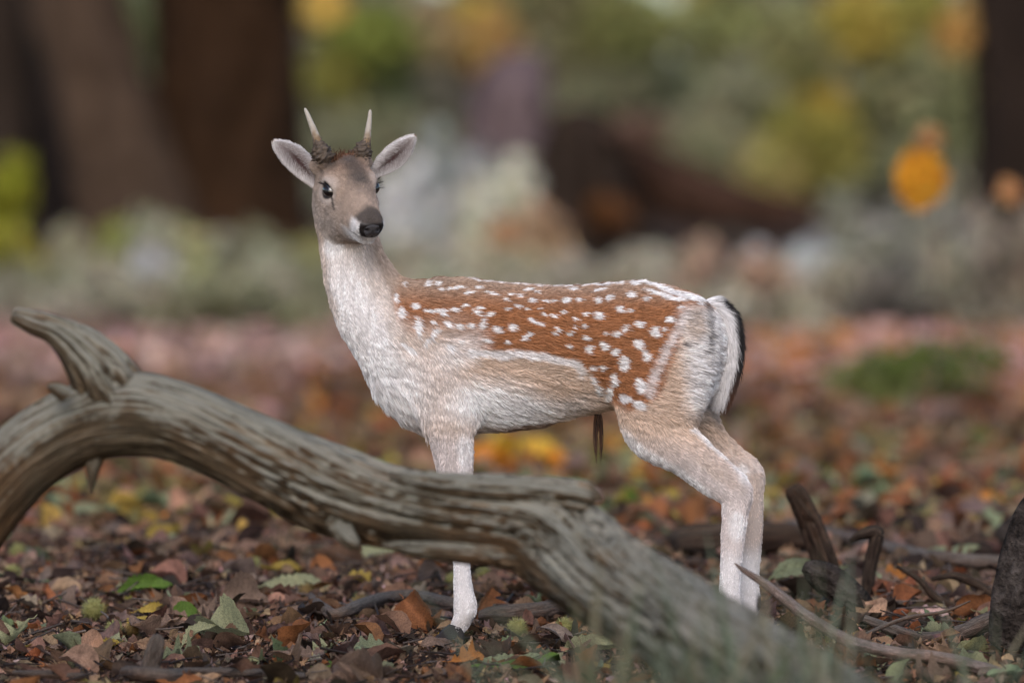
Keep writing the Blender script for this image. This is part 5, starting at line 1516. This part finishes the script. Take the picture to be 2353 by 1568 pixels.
# distant wood closing the view, its mist only in dull leaf colours
r_ = np.random.RandomState(77)
cl = []
for k in range(430):
    px = -1900 + 6200 * r_.rand(); py = 520 - 980 * r_.rand(); y = 56 + 14 * r_.rand()
    col = np.array([GREYG, TEAL, (.16, .165, .10), (.20, .20, .16), (.11, .12, .08)][r_.randint(5)]) * (.8 + .5 * r_.rand())
    cl += px_clumps([(px, py, 130, 110, col, 110)], y)
tag(foliage("distant_wood", cl, None, 78, .16), "distant woodland tinted misty green, closing the view", None, None, "stuff")

# ---- undergrowth between the floor and the trees
def shrub(px, y, top, rx, cols, n, label, seed, group=None, name="undergrowth_shrub", size=.05):
    b, g = ground_at(px, y)
    o = empty(name, b, label, "shrub", group)
    rr = np.random.RandomState(seed)
    k = (S0 + y) / FPX
    h = (g - top) * k
    cl = []
    for q in range(9):
        zc = h * (.18 + .72 * rr.rand()); xc = rr.normal(0, rx * k * .45)
        cl.append(((b.x + xc, y + rr.normal(0, .18), b.z + zc), (rx * k * .42, .22, h * .26), np.array(cols[rr.randint(len(cols))]), n // 9))
    foliage("leaves", cl, o, seed + 1, size)
    V, F = [], []; m = 0
    for q in range(7):
        a = rr.normal(0, rx * k * .5)
        path = np.array([(b.x + a * .15, y, b.z - .03), (b.x + a * .5, y + rr.normal(0, .06), b.z + h * .5), (b.x + a, y + rr.normal(0, .1), b.z + h * (.75 + .25 * rr.rand()))])
        v, f = tube(catmull(path, 8), np.linspace(.010, .003, 8), 5)
        V.append(v); F.append(f + m); m += len(v)
    V = np.vstack(V)
    link("stems", mesh_vf("stems", V, np.vstack(F), m_bark, True, np.tile(np.array([.12, .10, .085]), (len(V), 1))), o)
    return o
UG = [(.14, .145, .105), (.19, .195, .165), (.115, .115, .085)]
GR = [(.205, .20, .175), (.25, .245, .225), (.16, .155, .135)]
LG = ["olive yellow undergrowth shrub at the foot of the old tree's outermost stem", "low grey-green undergrowth below the gap in the old tree's stems", "green-topped undergrowth shrub below the old tree's leaning stem",
 "pale blue-grey undergrowth shrub in front of the old tree", "yellowish undergrowth shrub at the foot of the old tree's main trunk", "dull olive undergrowth shrub just beside the old tree's main trunk",
 "mossy green undergrowth between the old tree and the deer's neck", "grey undergrowth clump above the log's branch stub", "grey-green undergrowth clump above the arch of the log", "dim grey undergrowth clump beside the deer's throat"]
spec = [(-60, 22.8, 520, 150, [(.20, .20, .03), (.16, .15, .03)]), (60, 22.3, 620, 150, UG), (190, 23.3, 520, 130, [(.17, .19, .05), (.18, .17, .13)]), (300, 21.8, 560, 130, GR + [(.34, .36, .40)]),
        (430, 22.8, 505, 140, [(.20, .205, .12), (.23, .23, .11), (.18, .19, .15)]), (560, 22.3, 540, 140, UG + [(.19, .19, .08)]), (690, 22.8, 530, 130, [(.17, .17, .06), (.16, .16, .09)]),
        (120, 21.0, 660, 160, GR), (380, 20.8, 640, 160, GR + UG), (620, 20.8, 640, 160, UG + GR)]
for k, (px, y, top, rx, cols) in enumerate(spec):
    shrub(px, y, top, rx, cols, 900, LG[k], 200 + 5 * k, "undergrowth below the old tree")
LG2 = ["dull green-brown undergrowth right behind the deer's neck", "tall whitish shrub shining beside the deer's ear", "light grey shrub between the deer's face and the whitish shrub", "pinkish grey shrub at the foot of the broken snag",
 "low grey shrub above the deer's withers", "orange-tinged shrub between the snag and the fallen trunk", "grey shrub below the root plate of the fallen trunk", "grey shrub below the middle of the fallen trunk",
 "brown-grey shrub under the far end of the fallen trunk", "pink and white shrub above the deer's tail", "grey-green clump low behind the deer's shoulders", "grey clump low behind the deer's mid back", "grey-green clump low behind the deer's hips", "light grey clump between the tail and the lying log"]
spec = [(840, 22.8, 540, 150, UG + [PINKB]), (1000, 23.8, 330, 120, [PALE, (.50, .51, .49), (.38, .38, .35)]), (930, 23.3, 430, 120, [(.30, .31, .29), PALE]), (1120, 23.3, 400, 100, [(.36, .31, .28), (.27, .25, .23)]),
        (1090, 21.8, 560, 150, GR + [(.20, .19, .13)]), (1230, 22.3, 480, 110, [(.30, .165, .09), (.25, .18, .13), (.20, .18, .16)]), (1360, 21.8, 590, 150, GR + [(.19, .16, .12)]), (1510, 22.3, 560, 150, GR),
        (1640, 21.8, 540, 130, GR + [PINKB]), (1760, 21.8, 560, 130, [(.25, .18, .145), (.24, .22, .20), PALE]), (960, 21.2, 620, 170, UG), (1250, 21.0, 640, 170, GR), (1560, 21.0, 640, 170, GR + UG), (1870, 21.3, 600, 130, GR)]
for k, (px, y, top, rx, cols) in enumerate(spec):
    shrub(px, y, top, rx, cols, 900, LG2[k], 300 + 5 * k, "undergrowth behind the deer's back")
LG3 = ["shrub coloured blackish for the shade under the lying log", "shrub coloured dark grey for the shade beneath the middle of the lying log", "grey shrub at the thick end of the lying log", "brownish shrub at the foot of the edge tree",
 "grey-green shrub above the thin end of the lying log", "blue-grey shrub above the middle of the lying log", "dusky low clump between the lying log and the green brambles"]
spec = [(1960, 22.4, 620, 130, [(.06, .06, .06), (.11, .10, .10)]), (2080, 22.4, 600, 130, [(.07, .07, .07), (.13, .125, .12)]), (2220, 21.6, 520, 120, GR + [(.14, .14, .14)]), (2330, 20.3, 470, 120, [(.15, .12, .10), (.17, .155, .14)]),  # first two shrubs carry the shade under the lying log in their colour
        (1930, 23.0, 460, 120, [(.16, .165, .14), (.13, .12, .11)]), (2100, 23.4, 470, 140, [(.15, .155, .15), (.17, .175, .17)]), (2260, 20.2, 640, 140, [(.11, .10, .085), (.16, .15, .14)])]
for k, (px, y, top, rx, cols) in enumerate(spec):
    shrub(px, y, top, rx, cols, 800, LG3[k], 400 + 5 * k, "undergrowth around the lying log")
# fresh green plant in the leaves, yellow-green bush by the old tree
gp = gy(965)
shrub(2040, gp, 790, 200, [(.055, .075, .020), (.07, .085, .028), (.045, .05, .02)], 620, "fresh green bramble plant growing out of the leaves behind the rump", 500, None, "bramble_plant", .035)
shrub(2190, gp + 1.2, 820, 70, [(.055, .075, .022), (.065, .085, .03)], 240, "small green bramble plant beside the larger one", 505, None, "bramble_plant", .035)
b, g = ground_at(20, 18.0)
o = empty("maple_sapling", b, "thin sapling with a yellow-green leaf bunch beside the old tree's outer stem", "sapling")
bark_part("stem", [(20, g + 5, 5), (24, 650, 4.5), (18, 450, 3.5), (25, 300, 1.5)], 18.0, (.07, .055, .045), o, 8, 20, 511)
foliage("leaves", px_clumps([(18, 440, 60, 75, (.125, .135, .015), 420), (40, 380, 40, 40, (.12, .125, .02), 140)], 18.0), o, 512, .04)
# beech sapling with a few orange leaf bunches, backlit glow put into their colour
ysap = 9.0
b, g = ground_at(2150, ysap)
o = empty("beech_sapling", b, "slender sapling with bunches of orange leaves tinted as if glowing beyond the rump", "sapling")
k = (S0 + ysap) / FPX
for nm, pts in (("stem", [(2150, g + 5, 4), (2146, 800, 3.4), (2150, 560, 2.6), (2138, 400, 2), (2135, 290, 1)]), ("twig", [(2146, 560, 2.2), (2240, 500, 1.6), (2315, 440, 1)]), ("twig", [(2150, 480, 2.2), (2128, 440, 1.6), (2112, 390, 1)])):
    bark_part(nm, pts, ysap, (.09, .07, .06), o, 8, 20, 601)
OR = (.95, .37, .030)
foliage("leaves", px_clumps([(2114, 410, 54, 70, OR, 900), (2122, 420, 34, 46, (.95, .58, .09), 240)], ysap, 1, .18), o, 602, .024, True)  # yellow core painted brighter for the glow
foliage("leaves", px_clumps([(2134, 318, 30, 32, (.50, .27, .12), 90)], ysap, 1, .5), o, 603, .022, True)
foliage("leaves", px_clumps([(2316, 440, 26, 34, (.55, .28, .12), 90)], ysap, 1, .5), o, 604, .022, True)
